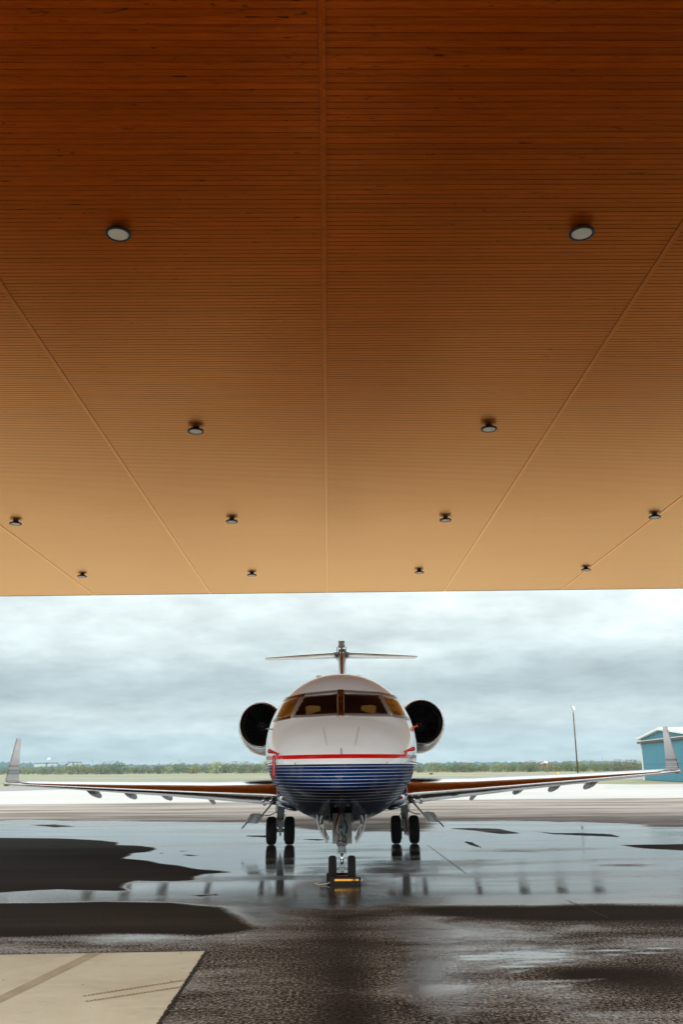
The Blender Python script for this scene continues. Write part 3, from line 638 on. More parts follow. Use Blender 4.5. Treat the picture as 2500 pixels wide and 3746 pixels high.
for sx in (-1, 1):
    ztip = 1.535 if sx < 0 else 1.695
    secs = []
    for f_ in (0, .06, .14, .24, .36, .5, .65, .8, .9, 1.0):
        x_ = lerp(1.15, 9.49, f_); le_y = 21.05+(x_-1.15)*.625; te = 25.9 if x_ < 3.2 else lerp(25.9, 27.62, (x_-3.2)/6.29)
        zl = 1.27+(ztip-1.27)*(f_**1.12); tk = lerp(.145, .10, f_)
        secs.append(((XJ+sx*x_, le_y, zl), te-le_y, tk, Vector((0, 0, 1)), Vector((0, 1, 0)), .010, -.002 if f_ > .3 else .012))
    wg = wing_surface(secs, 'wing', jet, [m_wingtop, m_lip, m_belly], 5)
    slv = []
    for x_, g_ in ((1.10, .03), (1.46, .03), (1.485, .012)):
        le_y = 21.05+(x_-1.15)*.625; slv.append(((XJ+sx*x_, le_y-g_, 1.27+.001*x_), 25.9-le_y+g_, .145+g_*.35, Vector((0, 0, 1)), Vector((0, 1, 0)), .010, .012))
    wing_surface(slv, 'wing_root_sleeve', wg, [m_navy, m_navy, m_navy])
    # winglet
    b1 = Vector((XJ+sx*9.49, 26.45, ztip)); cant = Vector((sx*.05, .42, 1))
    up = Vector((sx*1, 0, -.1)).normalized()
    wsec = [((b1+Vector((0, -.04, -.02))), 1.20, .09), (b1+Vector((sx*.07, .10, .10)), 1.10, .07), (b1+Vector((sx*.10, .28, .30)), .95, .065), (b1+Vector((sx*.17, .98, 1.27)), .42, .06)]
    wing_surface([(p, c_, tk_, up, Vector((0, 1, 0)), 0.0) for p, c_, tk_ in wsec], 'winglet', wg, [m_winglet, m_winglet, m_winglet])
    MB().tube([b1+Vector((sx*-.25, -.13, 0)), b1+Vector((sx*.02, .0, -.01)), b1+Vector((sx*.06, .5, .0)), b1+Vector((sx*.05, 1.15, 0))], [.035, .06, .05, .02], 12).build('wingtip', m_whitedull, wg)
    # flap track fairings
    for xq in (6.98, 5.90, 4.84, 3.57, 2.15):
        z0 = 1.27+(ztip-1.27)*((xq-1.15)/8.34)-.10-(.07 if xq < 4 else 0); te = 25.9 if xq < 3.2 else lerp(25.9, 27.62, (xq-3.2)/6.29)
        P = [(XJ+sx*xq, te-1.1, z0), (XJ+sx*xq, te-.9, z0-.04), (XJ+sx*(xq-.0), te-.55, z0-.13), (XJ+sx*(xq-.0), te-.2, z0-.20), (XJ+sx*(xq-.0), te+.1, z0-.26), (XJ+sx*(xq-.0), te+.14, z0-.27)]
        mbf = MB()
        n_ = 14; rr = [.05, .13, .13, .11, .07, .055] if xq > 4 else [.05, .07, .07, .065, .06, .05]; R_ = []
        for p, r_ in zip(P, rr): R_.append([Vector(p)+Vector((cos(2*pi*k_/n_)*r_, 0, .06+sin(2*pi*k_/n_)*r_*.8)) for k_ in range(n_)])
        mbf.grid(R_, closed=True); mbf.face(range(n_)); mbf.face([(len(R_)-1)*n_+k_ for k_ in range(n_)])
        mbf.build('flap_fairing', m_belly, wg)
    for q, xx in enumerate((1.62, 1.80)):
        c = Vector((XJ+sx*xx, 21.05+(xx-1.15)*.625-.02, 1.17)); mbl = MB(); mbl.lathe([(0, 0), (0, .03), (.03, .04), (.08, .035)], c, (0, 1, 0), 16); mbl.build('landing_light', m_chrome, wg)
    # blue root fairing
mb = MB(); R_ = []
for y_, hw, top, bot in ((20.0, 1.0, 1.2, 1.05), (20.5, 1.34, 1.36, .98), (21.0, 1.47, 1.42, .93), (22.2, 1.52, 1.45, .90), (24.5, 1.50, 1.45, .88), (26.2, 1.4, 1.42, .92), (27.5, 1.15, 1.35, 1.02), (28.3, .8, 1.25, 1.12)):
    zc_ = (top+bot)/2; R_.append([Vector((XJ+hw*math.copysign(abs(cos(a))**.5, cos(a)), y_, zc_+(top-bot)/2*math.copysign(abs(sin(a))**.8, sin(a)))) for a in [2*pi*k_/48 for k_ in range(48)]])
mb.grid(R_, closed=True); mb.face(range(48)); mb.face([7*48+k_ for k_ in range(48)]); mb.build('wing_root_fairing', m_navy, jet)

# engines
def fan_blades(c, r0, r1, n=28):
    mb = MB()
    for i in range(n):
        a = 2*pi*i/n; e = Vector((cos(a), 0, sin(a))); tn = Vector((-sin(a), 0, cos(a))); R_ = []
        for j in range(6):
            r = lerp(r0, r1, j/5); tw = lerp(.55, 1.05, j/5); ch = lerp(.06, .085, j/5)
            dd = tn*sin(tw)*ch+Vector((0, 1, 0))*cos(tw)*ch; R_.append([c+e*r-dd*.5, c+e*r-dd*.1+tn*.004, c+e*r+dd*.5])
        mb.grid(R_)
    return mb
m_blade = simple('fan_blade_metal', (.13, .115, .105), .35, .9, var=.2)
m_duct = simple('inlet_duct', (.03, .022, .018), .45, .3, var=.2)
m_spin = simple('spinner_paint', (.020, .017, .016), .4)
m_nac = simple('nacelle_paint', (.72, .70, .66), .22, var=.04, coat=.7)
for sx in (-1, 1):
    c0 = at_y(955, 2651, 26.5) if sx < 0 else at_y(1545, 2641, 26.5)
    dr = lambda h: Vector((0, 0, -.05*min(h, 2.5)))
    mb = MB(); prof = [(.0, .600), (-.012, .607), (0, .618), (.03, .632), (.09, .648), (.16, .660), (.3, .685), (.6, .725), (1.1, .765), (1.8, .775), (2.6, .70), (3.2, .58), (3.6, .48), (3.6, .0)]
    mats = [1, 1, 1, 1, 1, 0, 0, 0, 0, 0, 0, 0, 2]
    mb.lathe(prof, c0, (0, 1, 0), 64, mats=mats, drift=dr, cap=False)
    mb.lathe([(-.0, .600), (.03, .583), (.08, .574), (.3, .570), (.75, .575), (.9, .575), (.9, .0)], c0, (0, 1, 0), 64, mats=[1, 1, 2, 2, 2, 2], drift=dr, cap=False)
    en = mb.build('engine', [m_nac, m_lip, m_duct], jet)
    # stator ring
    mbr = MB(); mbr.lathe([(.42, .571), (.42, .535), (.50, .535), (.50, .573)], c0, (0, 1, 0), 64, cap=False); mbr.build('shroud_ring', m_duct, en)
    fc_ = c0+Vector((0, .70, -.035)); fan_blades(fc_, .19, .56).build('fan', m_blade, en)
    ms = MB(); ms.lathe([(-.26, 0), (-.24, .05), (-.18, .115), (-.08, .185), (0, .212), (.05, .215)], fc_, (0, 1, 0), 40)
    sp_ = ms.build('spinner', m_spin, en)
    for k_ in range(8):
        a = 2*pi*k_/7+.3; off_ = Vector((cos(a)*.108, -.187, sin(a)*.108)) if k_ < 7 else Vector((0, -.262, 0))
        md = MB(); md.lathe([(-.004, 0), (-.004, .0095), (.01, .0095)], fc_+off_, (0, 1, 0), 8); md.build('spinner_bolt', m_whitedull, en)
    # pylon
    MB().box((XJ+sx*1.4, 28.6, 3.02), (1.2, 2.4, .16)).build('pylon', m_white, jet, bevel=.05)

# tail
R_ = []
fin = [((XJ, 29.6, 3.3), 4.6, .075), ((XJ, 31.2, 4.6), 3.3, .10), ((XJ, 32.5, 5.7), 2.35, .14), ((XJ, 32.85, 6.10), 2.2, .13), ((XJ, 33.1, 6.22), 1.7, .09)]
wing_surface([(p, c_, tk_, Vector((1, 0, 0)), Vector((0, 1, 0)), 0) for p, c_, tk_ in fin], 'tail_fin', jet, [m_white, m_lip, m_white])
mb = MB(); mb.tube([(XJ, 32.55, 6.18), (XJ, 32.7, 6.2), (XJ, 33.4, 6.2), (XJ, 34.8, 6.12)], [.03, .11, .13, .03], 14); mb.box((XJ, 32.75, 6.285), (.22, .35, .03)); mb.build('tail_bullet', m_whitedull, jet, bevel=.01)
for sx in (-1, 1):
    MB().box((XJ+sx*.165, 33.6, 5.95), (.02, 1.3, .36)).build('pivot_fairing', m_dot, jet, bevel=.008)
    tp = at_y(966, 2407, 34) if sx < 0 else at_y(1531, 2400, 34)
    rz = 5.88; s0 = ((XJ+sx*.12, 32.75, rz), 1.75, .10, Vector((0, 0, 1)), Vector((0, 1, 0)), 0.0, 0.0); s1 = ((tp.x-sx*.08, 33.95, tp.z), .85, .09, Vector((0, 0, 1)), Vector((0, 1, 0)), 0.0, 0.0); s2 = ((tp.x, 34.15, tp.z+.01), .5, .05, Vector((0, 0, 1)), Vector((0, 1, 0)), 0.0, 0.0)
    wing_surface([s0, s1, s2], 'tailplane', jet, [m_white, m_lip, m_white], 5)
MB().box((XJ, 29.75, 3.72), (.34, 1.2, .10)).build('fin_base_fairing', m_white, jet, bevel=.03)

# ---- landing gear
def wheel(c, R, wd, parent, name='wheel'):
    mb = MB(); h = wd/2
    prof = [(-h*.62, R*.55), (-h*.9, R*.68), (-h, R*.82), (-h*.86, R*.93), (-h*.55, R*.985)]
    for g in (-.42, -.14, .14, .42): prof += [(h*(g-.05), R), (h*(g-.04), R*.975), (h*(g+.04), R*.975), (h*(g+.05), R)]
    prof += [(h*.55, R*.985), (h*.86, R*.93), (h, R*.82), (h*.9, R*.68), (h*.62, R*.55)]
    n0 = len(prof)-1
    prof2 = prof+[(h*.60, R*.52), (h*.25, R*.42), (h*.45, R*.2), (h*.5, 0)]
    mb.lathe(prof2, c, (1, 0, 0), 40, mats=[0]*n0+[1]*(len(prof2)-1-n0))
    mb.lathe([(-h*.62, R*.55), (-h*.60, R*.52), (-h*.25, R*.42), (-h*.45, R*.2), (-h*.5, 0)], c, (1, 0, 0), 40, m=1)
    return mb.build(name, [m_black, m_steel], parent)
YG = 16.35; XG = -0.048
g = MB(); g.tube([(XG, YG+.12, 1.35), (XG, YG+.02, .62)], [.055, .06], 16); g.tube([(XG, YG+.02, .64), (XG, YG, .50)], [.068, .07], 20)
g.tube([(XG, YG, .50), (XG, YG, .47)], [.078, .078], 20); g.tube([(XG, YG-.01, .66), (XG, YG-.01, .64)], [.076, .076], 20)
ng = g.build('nose_landing_gear', m_steel, jet)
mb = MB(); mb.tube([(XG, YG, .48), (XG, YG, .26)], .027, 14); mb.build('piston', m_chrome, ng)
mb = MB(); mb.box((XG, YG, .235), (.085, .09, .085)); mb.tube([(XG-.17, YG, .222), (XG+.17, YG, .222)], .022, 10); mb.box((XG, YG-.06, .27), (.07, .04, .05)); mb.tube([(XG, YG, .19), (XG, YG, .155)], [.03, .012], 10); mb.build('axle', m_steel, ng, bevel=.006)
for sx in (-1, 1): wheel((XG+sx*.163, YG, .217), .217, .135, ng)
# hanging panel door behind the leg
mb = MB(); mb.box((XG+.008, YG+.22, .86), (.315, .025, .50)); mb.box((XG-.155, YG+.20, .86), (.018, .05, .50)); mb.box((XG+.168, YG+.20, .86), (.018, .05, .50)); mb.box((XG+.008, YG+.20, .615), (.315, .05, .018)); mb.build('gear_door', m_whitedull, ng, bevel=.004)
# torque links, actuators, hoses, boxes
mb = MB(); mb.tube([(XG-.035, YG-.07, .92), (XG-.035, YG-.13, .82), (XG-.03, YG-.07, .70)], .018, 8); mb.tube([(XG+.035, YG-.07, .92), (XG+.035, YG-.13, .82), (XG+.03, YG-.07, .70)], .018, 8)
mb.tube([(XG-.055, YG-.1, .85), (XG+.055, YG-.1, .85)], .028, 12); mb.box((XG-.085, YG-.04, .715), (.06, .07, .07)); mb.box((XG-.02, YG-.08, .725), (.055, .06, .065)); mb.box((XG+.05, YG-.05, .78), (.07, .05, .03)); mb.tube([(XG+.075, YG-.03, .95), (XG+.075, YG-.03, .74)], .013, 8)
mb.tube([(XG-.06, YG-.03, .90), (XG-.06, YG-.03, 1.02)], .015, 8); mb.tube([(XG+.01, YG-.07, 1.0), (XG+.01, YG-.07, 1.12)], .03, 10); mb.box((XG, YG-.05, .645), (.12, .06, .025)); mb.build('torque_link', m_steel, ng, bevel=.004)
def hose(pts, r, m, nm='hose', par=None):
    P = [Vector(p) for p in pts]; Q = []
    for i in range(len(P)-1):
        for k_ in range(6):
            t_ = k_/6; p0 = P[max(i-1, 0)]; p1 = P[i]; p2 = P[i+1]; p3 = P[min(i+2, len(P)-1)]
            Q.append(.5*((2*p1)+(p2-p0)*t_+(2*p0-5*p1+4*p2-p3)*t_*t_+(3*p1-p0-3*p2+p3)*t_**3))
    Q.append(P[-1]); return MB().tube(Q, r, 8).build(nm, m, par or ng)
hose([(XG+.05, YG-.06, 1.0), (XG+.09, YG-.1, .92), (XG+.085, YG-.1, .83), (XG+.06, YG-.1, .80)], .010, m_hose)
hose([(XG+.02, YG-.1, .78), (XG+.07, YG-.14, .72), (XG+.06, YG-.12, .66), (XG+.01, YG-.1, .66)], .009, m_hose)
hose([(XG-.02, YG-.08, 1.16), (XG-.08, YG-.1, 1.0), (XG-.105, YG-.1, .88), (XG-.09, YG-.1, .80)], .019, m_redhose)
hose([(XG-.02, YG-.11, 1.10), (XG-.05, YG-.12, 1.0), (XG-.085, YG-.12, .88), (XG-.08, YG-.12, .80)], .014, m_whitedull)
hose([(XG-.09, YG-.1, .80), (XG-.05, YG-.12, .76), (XG-.06, YG-.12, .68), (XG-.08, YG-.1, .62), (XG-.05, YG-.1, .58)], .009, m_rust)
hose([(XG+.05, YG-.09, .65), (XG+.09, YG-.08, .62), (XG+.03, YG-.10, .60), (XG-.06, YG-.1, .62)], .007, m_rust)
hose([(XG+.0, YG-.12, .80), (XG+.015, YG-.13, .74), (XG-.0, YG-.13, .68)], .008, m_rust)
MB().box((XG+.09, YG-.09, .845), (.014, .014, .04)).build('yellow_tag', m_yellow, ng)
# bay walls and ribs
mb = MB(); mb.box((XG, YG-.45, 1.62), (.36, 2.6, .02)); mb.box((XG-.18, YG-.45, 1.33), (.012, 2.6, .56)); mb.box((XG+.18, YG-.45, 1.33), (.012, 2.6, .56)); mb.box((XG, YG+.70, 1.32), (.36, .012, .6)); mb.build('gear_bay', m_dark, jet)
mb = MB(); mb.tube([(XG, YG+.1, 1.3), (XG, YG+.6, 1.1)], .03, 10); mb.tube([(XG-.12, YG-.1, 1.32), (XG+.12, YG-.1, 1.32)], .02, 8); mb.build('drag_brace', m_steel, ng)
# clamshell nose doors, curved blades either side
for sx in (-1, 1):
    R_ = []; n = 14
    for i in range(n+1):
        f_ = i/n; z_ = lerp(1.25, .665, f_)
        xo = float(np.interp(f_, [0, .15, .4, .6, .8, 1], [.405, .415, .405, .375, .32, .245])); xi = float(np.interp(f_, [0, .15, .4, .6, .8, .95, 1], [.365, .335, .335, .315, .255, .215, .24]))
        R_.append([Vector((XG+sx*lerp(xo, xi, j/6), lerp(YG-.62, YG-.05, j/6)+.2*f_, z_+.012*sin(j/6*pi))) for j in range(7)])
    mb = MB(); mb.grid(R_); o = mb.build('nose_gear_door', [m_white], ng, fix=False); s_ = o.modifiers.new('solid', 'SOLIDIFY'); s_.thickness = .022; s_.offset = 0
    mb = MB(); mb.tube([(XG+sx*.17, YG-.75, 1.34), (XG+sx*.25, YG-.65, 1.22), (XG+sx*.33, YG-.6, 1.10), (XG+sx*.36, YG-.6, .98)], [.012, .018, .022, .012], 8); mb.box((XG+sx*.325, YG-.52, .945), (.07, .03, .05)); mb.tube([(XG+sx*.32, YG-.5, .94), (XG+sx*.30, YG-.45, .80)], [.018, .010], 8); mb.build('door_hinge', m_whitedull, ng, bevel=.004)
# main gear
YM = 24.35
for sx, xm in ((-1, -1.64), (1, 1.55)):
    mb = MB(); mb.tube([(xm, YM+.05, 1.2), (xm, YM, .80), (xm, YM, .62)], [.10, .10, .085], 18); mb.tube([(xm, YM, .62), (xm, YM, .42)], [.075, .075], 16)
    mb.box((xm-sx*.0, YM-.06, .86), (.17, .14, .22)); mb.tube([(xm-sx*.05, YM-.15, .93), (xm-sx*.05, YM-.0, .93)], .05, 12)
    mg = mb.build('main_landing_gear', m_steel, jet)
    mb = MB()
    mb.poly([(xm-.07, YM-.13, .60), (xm-.17, YM-.13, .50), (xm-.18, YM-.13, .32), (xm-.13, YM-.13, .32), (xm-.115, YM-.13, .44), (xm+.115, YM-.13, .44), (xm+.13, YM-.13, .32), (xm+.18, YM-.13, .32), (xm+.17, YM-.13, .50), (xm+.07, YM-.13, .60)], .07, up=Vector((0, 1, 0)))
    mb.tube([(xm, YM-.14, .385), (xm, YM, .385)], .055, 16); mb.tube([(xm-.24, YM, .35), (xm+.24, YM, .35)], .045, 12); mb.tube([(xm, YM-.10, .30), (xm, YM-.08, .22)], [.03, .02], 8); mb.tube([(xm-.11, YM-.08, .34), (xm-.11, YM-.08, .12)], .025, 8); mb.tube([(xm+.11, YM-.08, .34), (xm+.11, YM-.08, .12)], .025, 8)
    mb.build('brake_yoke', m_steel, mg, bevel=.006)
    for s2 in (-1, 1): wheel((xm+s2*.232, YM, .345), .345, .24, mg)
    mb = MB(); mb.tube([(xm-sx*.05, YM-.12, .93), (xm-sx*.42, YM-.1, 1.06)], .022, 8); mb.tube([(xm-sx*.02, YM-.02, .99), (xm-sx*.3, YM-.0, 1.1)], .018, 8); mb.build('side_brace', m_chrome, mg)
    hose([(xm+sx*.09, YM-.1, 1.05), (xm+sx*.12, YM-.1, .9), (xm+sx*.1, YM-.1, .78)], .010, m_hose, 'hose', mg)
    hose([(xm-sx*.1, YM-.1, .75), (xm-sx*.15, YM-.12, .62), (xm-sx*.12, YM-.12, .5)], .009, m_hose, 'hose', mg)
    hx = xm+(-.05 if sx < 0 else .02)
    if sx < 0: hose([(hx, YM-.15, .73), (hx-.06, YM-.17, .58), (hx-.14, YM-.17, .44), (hx-.16, YM-.2, .22)], [.02]*6*3+[.02] if False else .016, m_redhose, 'brake_line', mg)
    else: hose([(hx-.02, YM-.15, .74), (hx, YM-.17, .55), (hx+.02, YM-.18, .36), (hx+.03, YM-.19, .2)], .018, m_redhose, 'brake_line', mg)
    if sx > 0: hose([(hx+.01, YM-.17, .72), (hx+.03, YM-.19, .55), (hx+.05, YM-.2, .36), (hx+.06, YM-.21, .24)], .011, m_whitedull, 'brake_line', mg)
    # strut door, hanging outboard
    A = Vector((xm+sx*.21, YM-.05, 1.02)); Bp = Vector((xm+sx*.62, YM-.1, .56)); mb = MB(); mb.tube([A, Bp], [.022, .016], 8); mb.tube([Vector((xm+sx*.10, YM-.05, .80)), Vector((xm+sx*.28, YM-.05, .72)), Vector((xm+sx*.40, YM-.08, .72))], .012, 8); mb.build('door_rod', m_steel, mg)
    R_ = []
    for i in range(9):
        f_ = i/8; a0 = Vector((xm+sx*lerp(.42, .60, f_), YM-.12, lerp(.74, .53, f_))); a1 = Vector((xm+sx*lerp(.76, .90, f_), YM-.05, lerp(.75, .53, f_)))
        R_.append([a0.lerp(a1, j/6)+Vector((0, .10*sin(j/6*pi), .025*sin(j/6*pi)*(1-f_))) for j in range(7)])
    mb = MB(); mb.grid(R_); o = mb.build('main_gear_door', m_white, mg, fix=False); s_ = o.modifiers.new('solid', 'SOLIDIFY'); s_.thickness = .02
    mb = MB(); mb.box((0, 0, 0), (.05, .2, .03)); 
    for i_, v__ in enumerate(mb.v): mb.v[i_] = Matrix.Rotation(sx*.8, 3, 'Y') @ v__ + Vector((xm+sx*.93, YM-.06, .47))
    mb.tube([Vector((xm+sx*.86, YM-.06, .54)), Vector((xm+sx*.99, YM-.06, .40))], .014, 8); mb.build('door_seal', m_hose, mg)

# ------------------------------------------------------------------ loose things on and round the jet
ck = empty('wheel_chocks', (XG, YG-.3, 0), 'black rubber chocks with worn yellow stencilling, roped together at the nose wheels', 'wheel chocks')
def chock(y, x0, x1, h, mat=m_black):
    mb = MB(); b = len(mb.v); prof = [(-.075, 0), (.075, 0), (.045, h), (-.045, h)]
    for x in (x0, x1):
        for (a, z) in prof: mb.v.append(Vector((x, y+a, z)))
    mb.face((0, 1, 2, 3), 0, False); mb.face((7, 6, 5, 4), 0, False)
    for k_ in range(4): mb.face((k_, 4+k_, 4+(k_+1) % 4, (k_+1) % 4), 0, False)
    return mb.build('chock', mat, ck, bevel=.008)
c1 = chock(YG-.27, XG-.205, XG+.31, .115); c2 = chock(YG+.27, XG-.27, XG+.2, .125)
def lettering(txt, name, size, M4, mat, parent, org, ext=.001):
    cu = bpy.data.curves.new(name, 'FONT'); cu.body = txt; cu.size = size; cu.extrude = ext; cu.align_x = 'CENTER'; cu.align_y = 'CENTER'; cu.space_character = 1.05
    to = bpy.data.objects.new(name, cu); COL.objects.link(to); dg = bpy.context.evaluated_depsgraph_get()
    me = bpy.data.meshes.new_from_object(to.evaluated_get(dg)); bpy.data.objects.remove(to); me.transform(M4); me.transform(Matrix.Translation(-Vector(org))); me.materials.clear(); me.materials.append(mat)
    o = bpy.data.objects.new(name, me); COL.objects.link(o); o.parent = parent; return o
def faceM(x, y, z, tilt=0): return Matrix.Translation((x, y, z)) @ Matrix.Rotation(radians(90)-tilt, 4, 'X')
oc = ORG[ck.name]
def mark(x0, x1, lean=0):
    z0, z1 = .064, .094; yf = lambda z: YG-.27-.075+.03*z/.115-.003
    MB().poly([(x0, yf(z0), z0), (x1, yf(z0), z0), (x1-lean, yf(z1), z1), (x0-lean, yf(z1), z1)], .005, up=Vector((0, 1, 0))).build('stencil_mark', m_yellow, c1)
mark(XG-.125, XG+.165); mark(XG+.185, XG+.198, .018); mark(XG+.216, XG+.232); mark(XG+.246, XG+.274, .004)
MB().box((XG, YG+.205, .09), (.19, .003, .016)).build('orange_band', simple('orange_stencil', (.5, .10, .01), .6), c2)
m_rope = simple('pale_rope', (.42, .40, .36), .8)
hose([(XG-.19, YG-.27, .05), (XG-.26, YG-.29, .02), (XG-.36, YG-.30, .012), (XG-.44, YG-.24, .012), (XG-.46, YG-.13, .012), (XG-.38, YG-.02, .012), (XG-.27, YG+.2, .05)], .008, m_rope, 'rope', ck)
MB().box((XG+.322, YG-.29, .07), (.018, .02, .03), Matrix.Rotation(.5, 3, 'Y')).build('rope_knot', m_rope, ck)

def cover(u, v, label, sx, k=1.0, mat=m_red):
    h = hit(u, v, 0) or at_y(u, v, 16.6); ob = empty('probe_cover', tuple(h), label, 'probe cover')
    mb = MB(); e = Vector((sx*.15, -.06, .045))*k; mb.tube([h+Vector((0, -.01, 0)), h+e*.4, h+e, h+e*1.12], [.010*k, .018*k, .034*k, .02*k], 12); mb.build('sleeve', mat, ob)
    MB().box(h+Vector((sx*.02, -.05, -.03)), (.04, .012, .08), Matrix.Rotation(.4*sx, 3, 'Y')).build('flap', mat, ob)
    return ob, h+e
cv, tip = cover(1021, 2758, 'red probe cover with hanging red ribbon reading REMOVE BEFORE FLIGHT, left side of the nose', -1)
top = at_y(1002.5, 2762, tip.y-.02)
R_ = []
for i in range(15):
    f_ = i/14; z_ = lerp(top.z, top.z-.34, f_); wd = .008 if i == 0 else (.026 if i < 14 else .018)
    R_.append([Vector((top.x-wd+.004*sin(f_*5), top.y-.010*sin(f_*4), z_)), Vector((top.x+wd+.004*sin(f_*5), top.y-.004-.012*sin(f_*4), z_))])
mb = MB(); mb.grid(R_); o = mb.build('ribbon', m_red, cv, fix=False); s_ = o.modifiers.new('solid', 'SOLIDIFY'); s_.thickness = .002
lettering('REMOVE BEFORE FLIGHT', 'lettering', .0225, Matrix.Translation((top.x+.002, top.y-.022, top.z-.185)) @ Matrix.Rotation(radians(90), 4, 'X') @ Matrix.Rotation(radians(-90), 4, 'Z'), m_whitedull, cv, ORG[cv.name])
cover(1479, 2750, 'red fabric probe cover on the right cheek of the nose just above the red band', 1)
cover(1506, 2662, 'small orange red cover on the probe in front of the right engine', 1, .62, mat=simple('orange_cover', (.62, .06, .02), .5))

# ------------------------------------------------------------------ hangar
hg = empty('hangar', (38, 110, 0), 'blue corrugated metal hangar with white gabled roof trim at the right edge', 'hangar')
t = NT('blue_corrugated_steel'); v_ = t.coord('Object'); sp3 = t.new('ShaderNodeSeparateXYZ'); t.link(v_, sp3.inputs[0])
wv = t.math('SINE', t.math('MULTIPLY', t.math('ADD', sp3.outputs[1], sp3.outputs[0]), 20.)); n_ = t.noise(v_, .6, 5)
t.set(t.mix(t.sstep(wv, .2, .9), t.mix(n_, (.045, .21, .30), (.065, .28, .38)), (.035, .17, .25)), .5); t.bump(wv, .6, .03); m_blue = t.mat
m_trim = simple('white_trim', (.80, .80, .77), .5, var=.04, scale=2)
A = at_z(2361, 2853, 0); P1 = Vector((A.x, A.y, 0)); dirw = Vector((-.075, -1, 0)).normalized(); LW = 21.5; nrm = Vector((-dirw.y*-1, 0, 0)); out_n = Vector((dirw.y, -dirw.x, 0)); 
back = -out_n if out_n.x < 0 else out_n
back = Vector((abs(back.x), back.y if back.x > 0 else -back.y, 0)).normalized()
eave, peak = 5.25, 6.1
def wp(s, z, o_=0): p = P1+dirw*s-back*o_; return Vector((p.x, p.y, z))
mb = MB(); mb.poly([wp(0, 0), wp(LW, 0), wp(LW, eave), wp(LW/2, peak), wp(0, eave)], 30, up=back); mb.build('wall', m_blue, hg)
mb = MB()
for a_, b_, za, zb in ((-.5, LW/2, eave-.04, peak), (LW+.5, LW/2, eave-.04, peak)):
    p0 = wp(a_, za+.02, .5); p1 = wp(b_, zb+.02, .5); mb.poly([p0, p1, p1+Vector((0, 0, .26)), p0+Vector((0, 0, .26))], 31, up=back)
mb.build('roof', m_trim, hg)
mb = MB(); mb.poly([wp(-.9, 4.72, .05), wp(LW+.5, 4.72, .05), wp(LW+.5, 4.98, .05), wp(-.9, 4.98, .05)], -.3, up=back); mb.build('door_track', m_brown, hg)
mb = MB(); mb.poly([wp(-.1, 4.985, .05), wp(LW+.5, 4.985, .05), wp(LW+.5, 5.06, .05), wp(-.1, 5.06, .05)], -.34, up=back); mb.build('track_flashing', m_trim, hg)
mb = MB(); mb.poly([wp(-.12, 0, .03), wp(.10, 0, .03), wp(.10, 4.7, .03), wp(-.12, 4.7, .03)], -.12, up=back); mb.poly([wp(.28, 0, .03), wp(.36, 0, .03), wp(.36, 4.7, .03), wp(.28, 4.7, .03)], -.08, up=back); mb.build('corner_trim', m_trim, hg)
mb = MB(); mb.poly([wp(.4, .02, .02), wp(LW-.3, .02, .02), wp(LW-.3, 4.7, .02), wp(.4, 4.7, .02)], -.05, up=back); mb.build('sliding_door', m_blue, hg)
mb = MB(); mb.poly([wp(.4, 2.0, .07), wp(LW-.3, 2.0, .07), wp(LW-.3, 2.04, .07), wp(.4, 2.04, .07)], -.02, up=back); mb.build('girt_line', simple('dark_blue_line', (.03, .12, .17), .6), hg)  # thin dark blue strip running along the sliding door

# lamp pole
b_ = at_z(2119, 2866, 0); YP = b_.y; tp = at_y(2099, 2607, YP)
lp = empty('light_pole', (b_.x, b_.y, 0), 'tall thin brown pole with small floodlights standing behind the right wing', 'light pole')
MB().tube([(b_.x, b_.y, 0), (tp.x, tp.y, tp.z)], [.095, .06], 10).build('pole', simple('weathered_wood_pole', (.07, .045, .025), .8), lp)
mb = MB(); q = at_y(2091, 2585, YP); q2 = at_y(2100, 2590, YP); q3 = at_y(2101.5, 2599, YP)
mb.tube([tp, tp+Vector((-.02, 0, .25)), q], .04, 6); mb.tube([tp, q3], .05, 6); mb.build('bracket', m_steel, lp)
MB().box(q2+Vector((.0, 0, 0)), (.20, .25, .42), Matrix.Rotation(-.35, 3, 'Y')).build('floodlight', m_white, lp); MB().box(q+Vector((.06, 0, -.1)), (.06, .25, .5), Matrix.Rotation(-.35, 3, 'Y')).build('floodlight', m_steel, lp)
# windsock
b_ = at_z(2006, 2828, 0); ws = empty('windsock', (b_.x, b_.y, 0), 'orange and white windsock on a thin orange pole in the field', 'windsock')
m_or = simple('orange_paint', (.60, .12, .04), .7); hh = at_y(2004, 2786, b_.y).z
MB().tube([(b_.x, b_.y, 0), (b_.x-.1, b_.y, hh)], .09, 8).build('pole', m_or, ws)
mb = MB(); mb.tube([(b_.x+.1, b_.y, hh-.25), (b_.x-.8, b_.y, hh-.2)], [.34, .27], 12, cap=False); mb.build('sock', m_trim, ws)
mb = MB(); mb.tube([(b_.x-.8, b_.y, hh-.2), (b_.x-1.3, b_.y, hh-.4), (b_.x-1.75, b_.y, hh-.75)], [.28, .22, .14], 12, cap=False); mb.build('sock_tail', simple('faded_orange_fabric', (.62, .33, .22), .8), ws)
# small airfield signs
b_ = at_z(1579, 2835, 0); sg = empty('taxiway_sign', tuple(b_), 'small black airfield sign on the grass right of the fuselage', 'sign')
MB().box((b_.x, b_.y, .30), (.9, .15, .36)).build('sign_panel', m_hose, sg); MB().box((b_.x-.3, b_.y, .06), (.06, .08, .12)).build('leg', m_steel, sg); MB().box((b_.x+.3, b_.y, .06), (.06, .08, .12)).build('leg', m_steel, sg)
b_ = at_z(2044, 2834, 0); sg = empty('runway_marker', tuple(b_), 'small yellow marker in the grass left of the light pole', 'marker')
MB().box((b_.x, b_.y, .35), (.5, .15, .5)).build('marker_panel', m_yellow, sg); MB().box((b_.x, b_.y, .05), (.06, .08, .1)).build('leg', m_steel, sg)

